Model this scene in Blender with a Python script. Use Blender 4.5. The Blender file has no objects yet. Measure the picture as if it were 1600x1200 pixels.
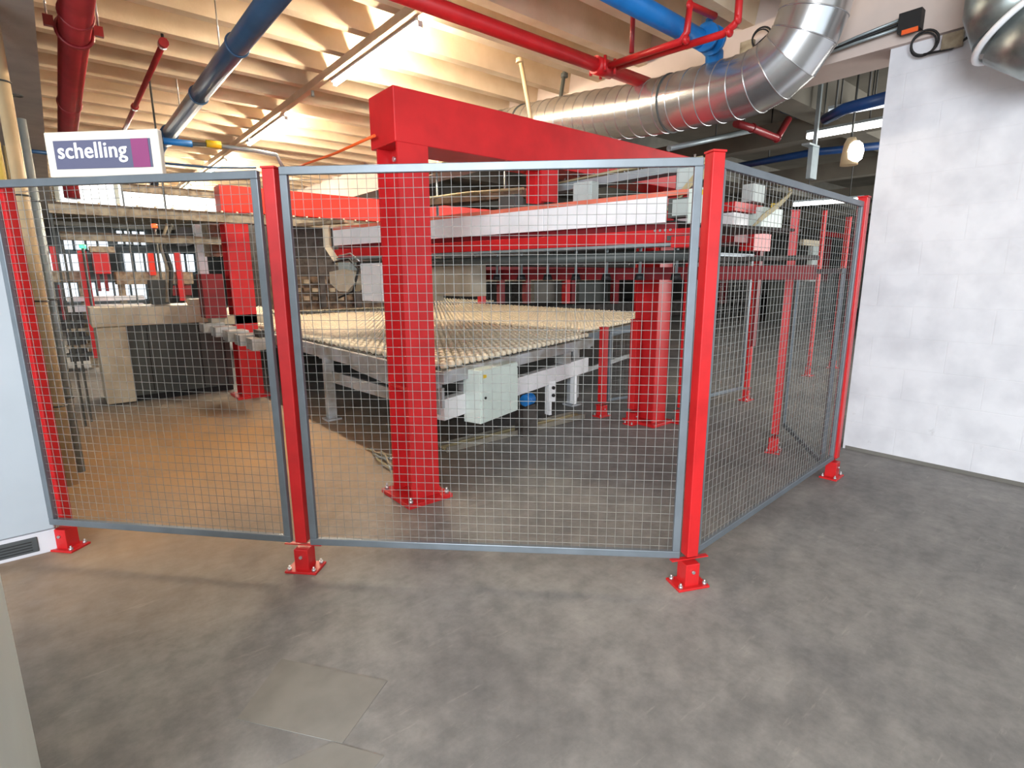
import bpy, bmesh, math, random
from mathutils import Vector, Matrix
random.seed(7)
scn = bpy.context.scene
col = scn.collection
PI = math.pi

# ------------------------------------------------------------------ camera
FPX, PITCH, ROLL, YAW, HC = 837.2, 0.19746, -0.00503, 0.6936, 1.5
def _w(v):
    B = Vector((math.cos(YAW), math.sin(YAW), 0)); A = Vector((-math.sin(YAW), math.cos(YAW), 0))
    return Vector((v.dot(B), v.dot(A), v.z))
_f = Vector((0, math.cos(PITCH), -math.sin(PITCH))); _u = Vector((0, math.sin(PITCH), math.cos(PITCH))); _r = Vector((1, 0, 0))
CR = _w(_r*math.cos(ROLL)+_u*math.sin(ROLL)); CU = _w(-_r*math.sin(ROLL)+_u*math.cos(ROLL)); CF = _w(_f)
CAM = Vector((0, 0, HC))
cd = bpy.data.cameras.new('camera'); cam = bpy.data.objects.new('camera', cd); col.objects.link(cam)
cd.sensor_width = 36; cd.lens = FPX/1600*36; cd.clip_start = .05; cd.clip_end = 200
m = Matrix((CR, CU, -CF)).transposed().to_4x4(); m.translation = CAM; cam.matrix_world = m
scn.camera = cam

# ------------------------------------------------------------------ view, world, lights
scn.view_settings.view_transform = 'Standard'; scn.view_settings.look = 'None'
scn.view_settings.gamma = 1; scn.view_settings.use_curve_mapping = False
scn.view_settings.exposure = 0.18
w = bpy.data.worlds.new('world'); scn.world = w; w.use_nodes = True
w.node_tree.nodes['Background'].inputs[0].default_value = (.80, .90, 1.0, 1)
w.node_tree.nodes['Background'].inputs[1].default_value = 1.7
def area(name, loc, target, sx, sy, power, color):
    l = bpy.data.lights.new(name, 'AREA'); l.shape = 'RECTANGLE'; l.size = sx; l.size_y = sy
    l.energy = power; l.color = color
    o = bpy.data.objects.new(name, l); col.objects.link(o); o.location = loc
    d = Vector(target)-Vector(loc); o.rotation_euler = d.to_track_quat('-Z', 'Y').to_euler()
    return o
# daylight through the loading door behind and to the left of the camera
area('door_daylight', (-4.6, -2.6, 2.3), (2.2, 1.6, .4), 3.4, 2.6, 620, (.90, .95, 1.0))
area('aisle_fill_light', (-1.0, -.9, 3.85), (-1.1, 0.4, 0), 2.0, 2.0, 120, (1, .98, .95))  # added unseen fill over the camera, brightens the floor at the left
# area lights for the far hall and for the bay behind the machine
area('hall_fill_light', (12, -1.5, 2.0), (11, 12, 2.9), 9, 2.6, 480, (1, .97, .92))  # added fill, out of view behind the right wall, lifts the dark hall
area('bay_area_light', (2.6, 14, 3.5), (2.6, 13, 0), 4, 5, 260, (1, .93, .82))

# ------------------------------------------------------------------ pixel helpers: a pixel of the photograph put on a known plane
def ray(x, y): return (x-800)/FPX*CR-(y-600)/FPX*CU+CF
def at_z(x, y, z=0.0): d = ray(x, y); return CAM+d*((z-HC)/d.z)
def at_x(x, y, X): d = ray(x, y); return CAM+d*(X/d.x)
def at_y(x, y, Y): d = ray(x, y); return CAM+d*(Y/d.y)
def at_line(x, y, P, Q):
    n = Vector((-(Q[1]-P[1]), Q[0]-P[0])); d = ray(x, y)
    return CAM+d*((P[0]*n.x+P[1]*n.y)/(d.x*n.x+d.y*n.y))

# ------------------------------------------------------------------ materials
def lin(c): return tuple(((v/255)/12.92 if v/255 <= .04045 else ((v/255+.055)/1.055)**2.4) for v in c)
def mat(name, rgb, rough=.5, metal=0.0, var=.12, scale=6.0, bump=0.0, bscale=40.0, emit=None, dirt=None, coat=0, stretch=None):
    m = bpy.data.materials.new(name); m.use_nodes = True; nt = m.node_tree; b = nt.nodes['Principled BSDF']
    c = lin(rgb); b.inputs['Roughness'].default_value = rough; b.inputs['Metallic'].default_value = metal
    if coat: b.inputs['Coat Weight'].default_value = coat
    tc = nt.nodes.new('ShaderNodeTexCoord'); geo = nt.nodes.new('ShaderNodeNewGeometry')
    src = geo.outputs['Position']
    if stretch:
        mp = nt.nodes.new('ShaderNodeMapping'); nt.links.new(src, mp.inputs[0]); mp.inputs['Scale'].default_value = stretch; src = mp.outputs[0]
    n = nt.nodes.new('ShaderNodeTexNoise'); n.inputs['Scale'].default_value = scale; n.inputs['Detail'].default_value = 6
    nt.links.new(src, n.inputs['Vector'])
    r = nt.nodes.new('ShaderNodeValToRGB')
    d = dirt and lin(dirt) or tuple(v*(1-var) for v in c)
    r.color_ramp.elements[0].position = .33; r.color_ramp.elements[0].color = (*d, 1)
    r.color_ramp.elements[1].position = .62; r.color_ramp.elements[1].color = (*[min(1, v*(1+var*.4)) for v in c], 1)
    nt.links.new(n.outputs['Fac'], r.inputs['Fac']); nt.links.new(r.outputs['Color'], b.inputs['Base Color'])
    if bump:
        n2 = nt.nodes.new('ShaderNodeTexNoise'); n2.inputs['Scale'].default_value = bscale; n2.inputs['Detail'].default_value = 5
        nt.links.new(src, n2.inputs['Vector'])
        bp = nt.nodes.new('ShaderNodeBump'); bp.inputs['Strength'].default_value = bump; bp.inputs['Distance'].default_value = .01
        nt.links.new(n2.outputs['Fac'], bp.inputs['Height']); nt.links.new(bp.outputs['Normal'], b.inputs['Normal'])
    if emit:
        b.inputs['Emission Color'].default_value = (*lin(emit[0]), 1); b.inputs['Emission Strength'].default_value = emit[1]
    return m
M = {}
M['red'] = mat('red_paint', (200, 34, 38), .38, var=.15, scale=5)
M['post_red'] = mat('post_red_paint', (198, 33, 36), .33, var=.12, scale=9)
M['orange_red'] = mat('orange_red_paint', (226, 48, 26), .4, var=.08)
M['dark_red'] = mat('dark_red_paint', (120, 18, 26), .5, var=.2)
M['pipe_red'] = mat('red_pipe_paint', (148, 40, 46), .3, var=.2, scale=4)
M['fence_steel'] = mat('blue_grey_steel', (116, 125, 133), .38, .35, var=.12, scale=8)
M['wire'] = mat('galvanised_wire', (138, 140, 138), .45, .3, var=.15, scale=20)
M['bolt'] = mat('zinc_bolt', (205, 205, 208), .3, .8, var=.1)
M['white_metal'] = mat('white_metal', (240, 241, 244), .35, var=.06)
M['pale_machine'] = mat('pale_machine_paint', (176, 180, 186), .45, var=.15, scale=5, dirt=(140, 136, 128))
M['cabinet'] = mat('pale_grey_enamel', (172, 181, 190), .4, var=.05, scale=3)
M['cabinet_green'] = mat('pale_green_grey_enamel', (216, 228, 224), .45, var=.05, scale=3)
M['plinth'] = mat('cabinet_plinth', (205, 205, 212), .5, var=.06)
M['vent'] = mat('vent_grey', (70, 74, 76), .55, var=.2)
M['beige'] = mat('beige_enamel', (200, 190, 170), .45, var=.1, scale=4, dirt=(178, 164, 140))
M['dark_panel'] = mat('dark_grey_panel', (74, 78, 76), .5, var=.15, scale=4)
M['black'] = mat('black_rubber', (22, 22, 24), .6, var=.2)
M['dark_machine'] = mat('dark_machine', (66, 61, 58), .6, var=.35, scale=9, dirt=(44, 38, 34))
M['brown_machine'] = mat('dusty_brown_machine', (104, 86, 68), .7, var=.35, scale=9, dirt=(56, 44, 34))
M['dusty'] = mat('dusty_beige_rail', (160, 148, 126), .6, var=.2, scale=12, dirt=(116, 101, 82))
M['roller'] = mat('cream_plastic_roller', (238, 224, 198), .45, var=.12, scale=15)
M['blue_dark'] = mat('dark_blue_pipe_paint', (52, 84, 116), .32, .1, var=.15, scale=4)
M['blue'] = mat('bright_blue_paint', (28, 116, 190), .35, var=.15, scale=5)
M['blue_far'] = mat('deep_blue_paint', (20, 62, 116), .4, var=.2)
M['duct'] = mat('galvanised_duct', (216, 218, 220), .27, .9, var=.08, scale=5, bump=.12, bscale=4)
M['duct_old'] = mat('weathered_duct', (158, 166, 164), .36, .85, var=.25, scale=7, dirt=(116, 126, 126))
M['concrete_beam'] = mat('concrete_beam', (168, 162, 158), .9, var=.12, scale=4, bump=.3, bscale=30)
M['ceiling'] = mat('cream_ceiling', (224, 206, 178), .9, var=.06, scale=3)
M['joist'] = mat('cream_joist', (226, 208, 182), .9, var=.05, scale=3, bump=.15, bscale=40, dirt=(214, 193, 163))
M['pink_wall'] = mat('pinkish_beam_paint', (208, 192, 184), .9, var=.06, scale=4)
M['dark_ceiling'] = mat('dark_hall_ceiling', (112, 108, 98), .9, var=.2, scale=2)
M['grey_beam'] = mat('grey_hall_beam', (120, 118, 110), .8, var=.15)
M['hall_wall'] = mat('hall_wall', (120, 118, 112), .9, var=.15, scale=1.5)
M['galv'] = mat('galvanised_tray', (160, 172, 176), .4, .5, var=.12, scale=10)
M['yellow'] = mat('yellow_plastic', (226, 190, 30), .5, var=.08)
M['pipe_beige'] = mat('beige_plastic_pipe', (206, 182, 144), .45, var=.12)
M['cable'] = mat('beige_cable', (178, 166, 130), .6, var=.15)
M['cable_yellow'] = mat('yellow_cable', (186, 158, 70), .6, var=.15)
M['orange'] = mat('orange_hose', (236, 96, 34), .5, var=.08)
M['grey_box'] = mat('light_grey_box', (172, 182, 180), .45, var=.06)
M['green_box'] = mat('pale_green_box', (208, 222, 216), .42, var=.06)
M['salmon'] = mat('salmon_rail', (224, 120, 96), .5, var=.12)
M['tray_floor'] = mat('dusty_cable_tray', (138, 132, 120), .6, .2, var=.25, scale=12)
M['skin'] = mat('skin', (190, 140, 110), .6)
M['tube'] = mat('fluorescent_tube', (255, 250, 235), .5, emit=((255, 236, 206), 360.0))
M['lamp'] = mat('lamp_glow', (255, 250, 240), .5, emit=((255, 250, 240), 9.0))
M['window'] = mat('daylit_window', (240, 245, 250), .5, emit=((238, 246, 255), 1.1))
M['sign_frame'] = mat('sign_case', (226, 220, 208), .5, var=.04)
M['sign_face'] = mat('sign_blue_grey', (92, 94, 120), .35, var=.06, scale=3)
M['sign_purple'] = mat('sign_purple', (138, 62, 112), .4, var=.05)
M['sign_white'] = mat('sign_lettering', (240, 240, 245), .5, var=.02)
M['green_lamp'] = mat('green_signal', (70, 220, 150), .4, emit=((90, 240, 170), 1.5))
M['red_lamp'] = mat('red_signal', (250, 80, 40), .4, emit=((255, 90, 40), 2.0))

def floor_material():
    m = bpy.data.materials.new('concrete_floor'); m.use_nodes = True; nt = m.node_tree; N = nt.nodes; Lk = nt.links
    b = N['Principled BSDF']; b.inputs['Roughness'].default_value = .62
    g = N.new('ShaderNodeNewGeometry')
    def noise(s, d=6, st=None, rough=.6):
        n = N.new('ShaderNodeTexNoise'); n.inputs['Scale'].default_value = s; n.inputs['Detail'].default_value = d; n.inputs['Roughness'].default_value = rough
        if st:
            mp = N.new('ShaderNodeMapping'); mp.inputs['Scale'].default_value = st; mp.inputs['Rotation'].default_value = (0, 0, .5)
            Lk.new(g.outputs['Position'], mp.inputs[0]); Lk.new(mp.outputs[0], n.inputs['Vector'])
        else: Lk.new(g.outputs['Position'], n.inputs['Vector'])
        return n
    def ramp(fac, p0, c0, p1, c1):
        r = N.new('ShaderNodeValToRGB'); r.color_ramp.elements[0].position = p0; r.color_ramp.elements[0].color = (*c0, 1)
        r.color_ramp.elements[1].position = p1; r.color_ramp.elements[1].color = (*c1, 1); Lk.new(fac, r.inputs['Fac']); return r
    def mix(fac, a, bb, mode='MIX'):
        x = N.new('ShaderNodeMix'); x.data_type = 'RGBA'; x.blend_type = mode
        if isinstance(fac, float): x.inputs[0].default_value = fac
        else: Lk.new(fac, x.inputs[0])
        for s, v in ((6, a), (7, bb)):
            if isinstance(v, tuple): x.inputs[s].default_value = (*v, 1)
            else: Lk.new(v, x.inputs[s])
        return x.outputs[2]
    n1 = noise(1.1, 8); base = ramp(n1.outputs['Fac'], .32, lin((116, 116, 116)), .68, lin((150, 149, 147)))
    n2 = noise(9, 8, rough=.7); sp = ramp(n2.outputs['Fac'], .35, (.72, .72, .72), .7, (1.12, 1.1, 1.08))
    c = mix(1.0, base.outputs[0], sp.outputs[0], 'MULTIPLY')
    n3 = noise(3, 8, (1, 7, 1), .7); scr = ramp(n3.outputs['Fac'], .60, (0, 0, 0), .74, (.35, .35, .35))
    c = mix(scr.outputs[0], c, lin((190, 184, 176)))
    # warm wood dust lying on the floor left inside the fence
    sx = N.new('ShaderNodeSeparateXYZ'); Lk.new(g.outputs['Position'], sx.inputs[0])
    vd = N.new('ShaderNodeVectorMath'); vd.operation = 'DISTANCE'; vd.inputs[1].default_value = (.55, 5.2, 0); Lk.new(g.outputs['Position'], vd.inputs[0])
    md = N.new('ShaderNodeMapRange'); md.inputs[1].default_value = .6; md.inputs[2].default_value = 2.9; md.inputs[3].default_value = .95; md.inputs[4].default_value = 0
    Lk.new(vd.outputs['Value'], md.inputs[0])
    nn = noise(2.2, 5); mm = N.new('ShaderNodeMath'); mm.operation = 'MULTIPLY'; Lk.new(md.outputs[0], mm.inputs[0])
    rr = ramp(nn.outputs['Fac'], .25, (.55, .55, .55), .7, (1, 1, 1)); Lk.new(rr.outputs[0], mm.inputs[1])
    c = mix(mm.outputs[0], c, lin((184, 140, 84)))
    Lk.new(c, b.inputs['Base Color'])
    bp = N.new('ShaderNodeBump'); bp.inputs['Strength'].default_value = .25; bp.inputs['Distance'].default_value = .004
    Lk.new(n2.outputs['Fac'], bp.inputs['Height']); Lk.new(bp.outputs[0], b.inputs['Normal'])
    return m
M['floor'] = floor_material()

def wall_material():
    m = bpy.data.materials.new('white_painted_blockwork'); m.use_nodes = True; nt = m.node_tree; N = nt.nodes; Lk = nt.links
    b = N['Principled BSDF']; b.inputs['Roughness'].default_value = .8
    g = N.new('ShaderNodeNewGeometry'); mp = N.new('ShaderNodeMapping'); Lk.new(g.outputs['Position'], mp.inputs[0])
    sx = N.new('ShaderNodeSeparateXYZ'); Lk.new(g.outputs['Position'], sx.inputs[0])
    cx = N.new('ShaderNodeCombineXYZ'); Lk.new(sx.outputs['Y'], cx.inputs['X']); Lk.new(sx.outputs['Z'], cx.inputs['Y'])
    br = N.new('ShaderNodeTexBrick'); Lk.new(cx.outputs[0], br.inputs['Vector']); br.inputs['Scale'].default_value = 1
    br.inputs['Brick Width'].default_value = .50; br.inputs['Row Height'].default_value = .25; br.inputs['Mortar Size'].default_value = .005; br.inputs['Mortar Smooth'].default_value = .6
    n = N.new('ShaderNodeTexNoise'); n.inputs['Scale'].default_value = 3.5; n.inputs['Detail'].default_value = 8; Lk.new(g.outputs['Position'], n.inputs['Vector'])
    r = N.new('ShaderNodeValToRGB'); r.color_ramp.elements[0].position = .3; r.color_ramp.elements[0].color = (*lin((206, 207, 213)), 1)
    r.color_ramp.elements[1].position = .6; r.color_ramp.elements[1].color = (*lin((226, 227, 232)), 1); Lk.new(n.outputs['Fac'], r.inputs['Fac'])
    # scuffs near the floor
    n3 = N.new('ShaderNodeTexNoise'); n3.inputs['Scale'].default_value = 9; n3.inputs['Detail'].default_value = 6; Lk.new(g.outputs['Position'], n3.inputs['Vector'])
    r3 = N.new('ShaderNodeValToRGB'); r3.color_ramp.elements[0].position = .66; r3.color_ramp.elements[0].color = (0, 0, 0, 1); r3.color_ramp.elements[1].position = .74; r3.color_ramp.elements[1].color = (1, 1, 1, 1)
    Lk.new(n3.outputs['Fac'], r3.inputs['Fac'])
    mr = N.new('ShaderNodeMapRange'); mr.inputs[1].default_value = .0; mr.inputs[2].default_value = .5; mr.inputs[3].default_value = .8; mr.inputs[4].default_value = .06; Lk.new(sx.outputs['Z'], mr.inputs[0])
    mu = N.new('ShaderNodeMath'); mu.operation = 'MULTIPLY'; Lk.new(r3.outputs[0], mu.inputs[0]); Lk.new(mr.outputs[0], mu.inputs[1])
    x = N.new('ShaderNodeMix'); x.data_type = 'RGBA'; Lk.new(mu.outputs[0], x.inputs[0]); Lk.new(r.outputs[0], x.inputs[6]); x.inputs[7].default_value = (*lin((140, 138, 140)), 1)
    Lk.new(x.outputs[2], b.inputs['Base Color'])
    bp = N.new('ShaderNodeBump'); bp.inputs['Strength'].default_value = .35; bp.inputs['Distance'].default_value = .004; bp.invert = True
    Lk.new(br.outputs['Fac'], bp.inputs['Height'])
    bp2 = N.new('ShaderNodeBump'); bp2.inputs['Strength'].default_value = .3; bp2.inputs['Distance'].default_value = .006
    Lk.new(n3.outputs['Fac'], bp2.inputs['Height']); Lk.new(bp.outputs[0], bp2.inputs['Normal']); Lk.new(bp2.outputs[0], b.inputs['Normal'])
    return m
M['wall'] = wall_material()

# ------------------------------------------------------------------ mesh builder
class MB:
    def __init__(s): s.v = []; s.f = []; s.sm = []
    def _add(s, vs, fs, smooth=False):
        o = len(s.v); s.v += [Vector(v) for v in vs]; s.f += [tuple(i+o for i in f) for f in fs]; s.sm += [smooth]*len(fs); return s
    def hexa(s, p):   # 4 bottom + 4 top points, counter-clockwise from above
        return s._add(p, [(3, 2, 1, 0), (4, 5, 6, 7), (0, 1, 5, 4), (1, 2, 6, 5), (2, 3, 7, 6), (3, 0, 4, 7)])
    def box(s, x0, x1, y0, y1, z0, z1):
        x0, x1 = sorted((x0, x1)); y0, y1 = sorted((y0, y1)); z0, z1 = sorted((z0, z1))
        return s.hexa([(x0, y0, z0), (x1, y0, z0), (x1, y1, z0), (x0, y1, z0), (x0, y0, z1), (x1, y0, z1), (x1, y1, z1), (x0, y1, z1)])
    def bar(s, a, b, wd, ht, up=(0, 0, 1), ow=0, oh=0):   # rectangular bar from a to b
        a = Vector(a); b = Vector(b); d = (b-a).normalized(); up = Vector(up)
        if abs(d.dot(up)) > .99: up = Vector((0, 1, 0))
        sd = d.cross(up).normalized(); u = sd.cross(d).normalized()
        q = [(-1, -1), (1, -1), (1, 1), (-1, 1)]
        c = lambda P: [P+sd*(i*wd/2+ow)+u*(j*ht/2+oh) for i, j in q]
        A, B = c(a), c(b)
        return s._add(A+B, [(0, 1, 2, 3), (7, 6, 5, 4), (0, 4, 5, 1), (1, 5, 6, 2), (2, 6, 7, 3), (3, 7, 4, 0)])
    def tube(s, pts, r, n=12, cap=True, rs=None, smooth=True):
        pts = [Vector(p) for p in pts]; T = []
        for i in range(len(pts)):
            a = pts[max(0, i-1)]; b = pts[min(len(pts)-1, i+1)]; T.append((b-a).normalized())
        u = Vector((0, 0, 1)) if abs(T[0].z) < .9 else Vector((1, 0, 0))
        u = (u-T[0]*u.dot(T[0])).normalized(); vs = []
        for i, p in enumerate(pts):
            u = (u-T[i]*u.dot(T[i])).normalized(); v = T[i].cross(u); rr = rs[i] if rs else r
            for k in range(n):
                a = 2*PI*k/n; vs.append(p+u*math.cos(a)*rr+v*math.sin(a)*rr)
        fs = []
        for i in range(len(pts)-1):
            for k in range(n):
                k2 = (k+1) % n; fs.append((i*n+k, i*n+k2, (i+1)*n+k2, (i+1)*n+k))
        o = len(s.v); s._add(vs, fs, smooth)
        if cap: s._add([], []); s.f += [tuple(o+k for k in reversed(range(n))), tuple(o+(len(pts)-1)*n+k for k in range(n))]; s.sm += [False, False]
        return s
    def cyl(s, a, b, r, n=12, r2=None): return s.tube([a, b], r, n, True, [r, r if r2 is None else r2])
    def ring(s, c, axis, R, r, n=24, k=6, a0=0, a1=2*PI):
        ax = Vector(axis).normalized(); u = Vector((0, 0, 1)) if abs(ax.z) < .9 else Vector((1, 0, 0)); u = (u-ax*u.dot(ax)).normalized(); v = ax.cross(u)
        c = Vector(c); pts = [c+(u*math.cos(a0+(a1-a0)*i/n)+v*math.sin(a0+(a1-a0)*i/n))*R for i in range(n+1)]
        return s.tube(pts, r, k, False)
    def extrude_poly(s, pts2, frame, d0, d1):   # pts2 in frame (o, ax, ay, an)
        o, ax, ay, an = frame; n = len(pts2)
        A = [o+ax*p[0]+ay*p[1]+an*d0 for p in pts2]; B = [o+ax*p[0]+ay*p[1]+an*d1 for p in pts2]
        s._add(A+B, [tuple(reversed(range(n))), tuple(range(n, 2*n))]+[(i, (i+1) % n, n+(i+1) % n, n+i) for i in range(n)])
        return s
    def build(s, name, material, parent=None, bevel=0):
        me = bpy.data.meshes.new(name); off = Vector((0, 0, 0)); p = parent
        while p is not None: off += p.location; p = p.parent
        me.from_pydata([v-off for v in s.v], [], s.f)
        me.polygons.foreach_set('use_smooth', s.sm)
        bm = bmesh.new(); bm.from_mesh(me); bmesh.ops.recalc_face_normals(bm, faces=bm.faces); bm.to_mesh(me); bm.free()
        me.materials.append(material if not isinstance(material, str) else M[material])
        o = bpy.data.objects.new(name, me); col.objects.link(o)
        if parent: o.parent = parent
        if bevel:
            b = o.modifiers.new('bevel', 'BEVEL'); b.width = bevel; b.segments = 2; b.limit_method = 'ANGLE'
        return o
def tag(o, label=None, cat=None, group=None, kind=None):
    if label: o['label'] = label
    if cat: o['category'] = cat
    if group: o['group'] = group
    if kind: o['kind'] = kind
    return o
def root(name, label, cat, loc=(0, 0, 0), group=None):
    o = bpy.data.objects.new(name, None); o.empty_display_size = .1; col.objects.link(o); o.location = loc; tag(o, label, cat, group); return o
def copy_tree(o, parent=None):
    c = o.copy(); col.objects.link(c)
    if parent: c.parent = parent
    for ch in list(o.children): copy_tree(ch, c)
    return c
def struct(o): o['kind'] = 'structure'; return o
def ybox(px0, py0, px1, py1, Y, dep, mb=None):   # box whose camera-facing face (facing -Y) covers that pixel rectangle on plane Y
    ym, xm = (py0+py1)/2, (px0+px1)/2
    a = at_y(px0, ym, Y).x; b = at_y(px1, ym, Y).x; z1 = at_y(xm, py0, Y).z; z0 = at_y(xm, py1, Y).z
    return (mb or MB()).box(a, b, Y, Y+dep, z0, z1)

# ================================================================== SETTING
fl = struct(MB().box(-9, 30, -9, 34, -.3, 0).build('floor', 'floor'))
# repair patch sunk flush into the concrete, outlined by saw cuts
p = [at_z(440, 1030), at_z(605, 1065), at_z(535, 1162), at_z(370, 1124)]
M['patch'] = mat('concrete_patch', (128, 126, 121), .65, var=.12, scale=7)
def quad_slab(pts, z0, z1): return MB().hexa([(q.x, q.y, z0) for q in pts[::-1]]+[(q.x, q.y, z1) for q in pts[::-1]])
quad_slab(p, -.02, .0025).build('floor_patch', 'patch', fl)
p2 = [at_z(520, 1160), at_z(600, 1182), at_z(560, 1230), at_z(430, 1200)]
quad_slab(p2, -.02, .002).build('floor_patch', 'patch', fl)

XW = 5.15
wr = struct(MB().box(XW, XW+.28, -9, 1.62, 0, 3.2).build('wall_right', 'wall'))
MB().box(XW-.004, XW+.02, -9, 1.6, 0, .03).build('mortar_foot', 'hall_wall', wr)
cl = struct(MB().box(-9, 30, -9, 34, 4.0, 4.25).build('ceiling', 'ceiling'))
# right and left longitudinal concrete beams
struct(MB().box(5.1, 5.55, -9, 34, 3.2, 4.0).build('trim_1', 'pink_wall'))
bl = at_z(65, 150, 3.2).x
struct(MB().box(bl-.55, bl, 0.5, 34, 3.2, 4.0).build('trim_2', 'concrete_beam'))
# joists, each with its tapering web; one object each
YJ = [1.6+.58*i for i in range(46)]
for y in YJ:
    b = MB(); x0, x1 = bl, 5.1
    zt = 3.7
    b.hexa([(x0, y-.055, zt), (x1, y-.055, zt), (x1, y+.055, zt), (x0, y+.055, zt), (x0, y-.11, 4.0), (x1, y-.11, 4.0), (x1, y+.11, 4.0), (x0, y+.11, 4.0)])
    b.build('joist', 'joist', cl)
struct(MB().box(-9, 30, 34, 34.3, 0, 4.2).build('wall_back', 'hall_wall'))
struct(MB().box(30, 30.3, -9, 34, 0, 4.2).build('wall_far', 'hall_wall'))
wl = struct(MB().box(-9.3, -9, 3, 34, 0, 4.2).build('wall_left', 'hall_wall'))
# dark roof structure over the far hall
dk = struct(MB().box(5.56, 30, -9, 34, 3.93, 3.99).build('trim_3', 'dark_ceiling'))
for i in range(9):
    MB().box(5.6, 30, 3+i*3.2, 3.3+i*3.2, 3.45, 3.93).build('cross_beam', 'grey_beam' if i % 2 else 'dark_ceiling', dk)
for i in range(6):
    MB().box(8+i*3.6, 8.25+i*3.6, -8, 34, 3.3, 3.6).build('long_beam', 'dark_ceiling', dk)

# ================================================================== FENCE
A_, B_, C_, D_ = Vector((-.14, 3.75, 0)), Vector((.81, 2.679, 0)), Vector((2.211, 1.304, 0)), Vector((4.319, 1.411, 0))
def post(loc, rz, label, h=2.0, tw=.06, group='red fence posts', nb=4):
    r = root('fence_post', label, 'fence post', (0, 0, 0), group)
    t = tw/2
    MB().box(-t, t, -t, t, .16, h).build('tube', 'post_red', r, .004)
    MB().box(-t-.008, t+.008, -t-.008, t+.008, .01, .125).build('sleeve', 'post_red', r, .003)
    MB().box(-.085, .085, -.06, .06, 0, .012).build('base_plate', 'post_red', r, .002)
    MB().box(-t-.003, t+.003, -t-.003, t+.003, h, h+.008).build('cap', 'post_red', r)
    for sx, sy in ((-1, -1), (1, -1), (-1, 1), (1, 1))[:nb]:
        b = MB(); x, y = sx*.066, sy*.042
        b.cyl((x, y, .012), (x, y, .024), .011, 6).cyl((x, y, .02), (x, y, .036), .005, 8); b.build('anchor_bolt', 'bolt', r)
    MB().cyl((0, -t-.008, .085), (0, -t-.018, .085), .009, 6).build('clamp_bolt', 'bolt', r)
    # little lugs that carry the panel
    for z in (.138,):
        MB().box(-.1, .1, -.012, .012, z, z+.006).build('panel_lug', 'post_red', r)
    r.location = loc; r.rotation_euler = (0, 0, rz); return r
angAB = math.atan2(B_.y-A_.y, B_.x-A_.x); angBC = math.atan2(C_.y-B_.y, C_.x-B_.x); angCD = math.atan2(D_.y-C_.y, D_.x-C_.x)
post(A_+Vector((-.008, .035, 0)), angAB, 'red fence post standing just right of the pale grey cabinet', 1.97)
post(B_, (angAB+angBC)/2, 'red fence post between the left and middle mesh panels, bare worn base plate', 1.985)
post(C_, angBC+.35, 'red corner fence post where the middle panel meets the angled side panel', 2.01)
post(D_, angCD, 'red fence post at the white wall end of the side mesh panel', 2.02)

def panel(P, Q, z0, z1, label, e0=.05, e1=.05, pitch=.043, off=0.0, name='mesh_fence', wire=.0013, wmat='wire', fmat='fence_steel', fw=.036):
    d = (Q-P).normalized(); n = Vector((d.y, -d.x, 0)); a = P+d*e0+n*off; b = Q-d*e1+n*off; Lh = (b-a).length
    r = root(name, label, 'fence', (a.x, a.y, z0), 'grey mesh fence panels')
    Z = Vector((0, 0, 1)); th = .026
    def rail(p0, p1): return MB().bar(p0, p1, th, fw, up=Z if abs((p1-p0).z) < .1 else d)
    rail(a+Z*(z1-fw/2), b+Z*(z1-fw/2)).build('top_rail', fmat, r, .003)
    rail(a+Z*(z0+fw/2), b+Z*(z0+fw/2)).build('bottom_rail', fmat, r, .003)
    for q in (a+d*fw/2, b-d*fw/2):
        mb = MB(); mb.bar(q+Z*(z0+fw), q+Z*(z1-fw), fw, th, up=n); mb.build('side_rail', fmat, r, .003)
    b2 = MB(); k = int((Lh-2*fw)/pitch)+1
    for i in range(k):
        q = a+d*(fw+(Lh-2*fw)*(i+.5)/k); b2.tube([q+Z*(z0+fw*.5)+n*.0017, q+Z*(z1-fw*.5)+n*.0017], wire, 5, False)
    kz = int((z1-z0-2*fw)/pitch)+1
    for j in range(kz):
        z = z0+fw+(z1-z0-2*fw)*(j+.5)/kz; b2.tube([a+d*fw*.5+Z*z-n*.0017, b-d*fw*.5+Z*z-n*.0017], wire, 5, False)
    tag(b2.build('wire_mesh', wmat, r), kind='stuff'); return r
panel(A_-(B_-A_).normalized()*.06, B_, .165, 1.975, 'left mesh fence panel in front of the beige housing, under the sign', .0, .045, off=.03)
panel(B_, C_, .145, 1.992, 'wide middle mesh fence panel in front of the red gantry column', .045, .05, off=.008)
panel(C_, D_, .145, 1.992, 'side mesh fence panel running back from the corner post to the white wall', .045, .03)

# ================================================================== SIGN on top of the left panel
sb = at_line(261, 271, A_, B_); sa = at_line(88, 281, sb, sb-Vector((.70, -.714, 0)))
d = (sb-sa); d.z = 0; sw = d.length; d.normalize(); n = Vector((d.y, -d.x, 0)); Z = Vector((0, 0, 1))
sgn = root('sign', 'cream light box sign reading schelling, standing on the left fence panel', 'sign', (sa.x, sa.y, 1.972))
o3 = Vector((sa.x, sa.y, 1.972)); shh = .20; tilt = .03
fr = (o3, d, (Z+n*.0).normalized(), n)
MB().extrude_poly([(0, 0), (sw, 0), (sw, shh), (0, shh)], fr, .0, .03).build('case', 'sign_frame', sgn, .006)
MB().extrude_poly([(.045, .035), (sw-.04, .035), (sw-.04, shh-.04), (.045, shh-.04)], fr, .03, .033).build('face', 'sign_face', sgn)
MB().extrude_poly([(sw-.135, .035), (sw-.05, .035), (sw-.05, shh-.04), (sw-.135, shh-.04)], fr, .033, .0345).build('purple_block', 'sign_purple', sgn)
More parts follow.
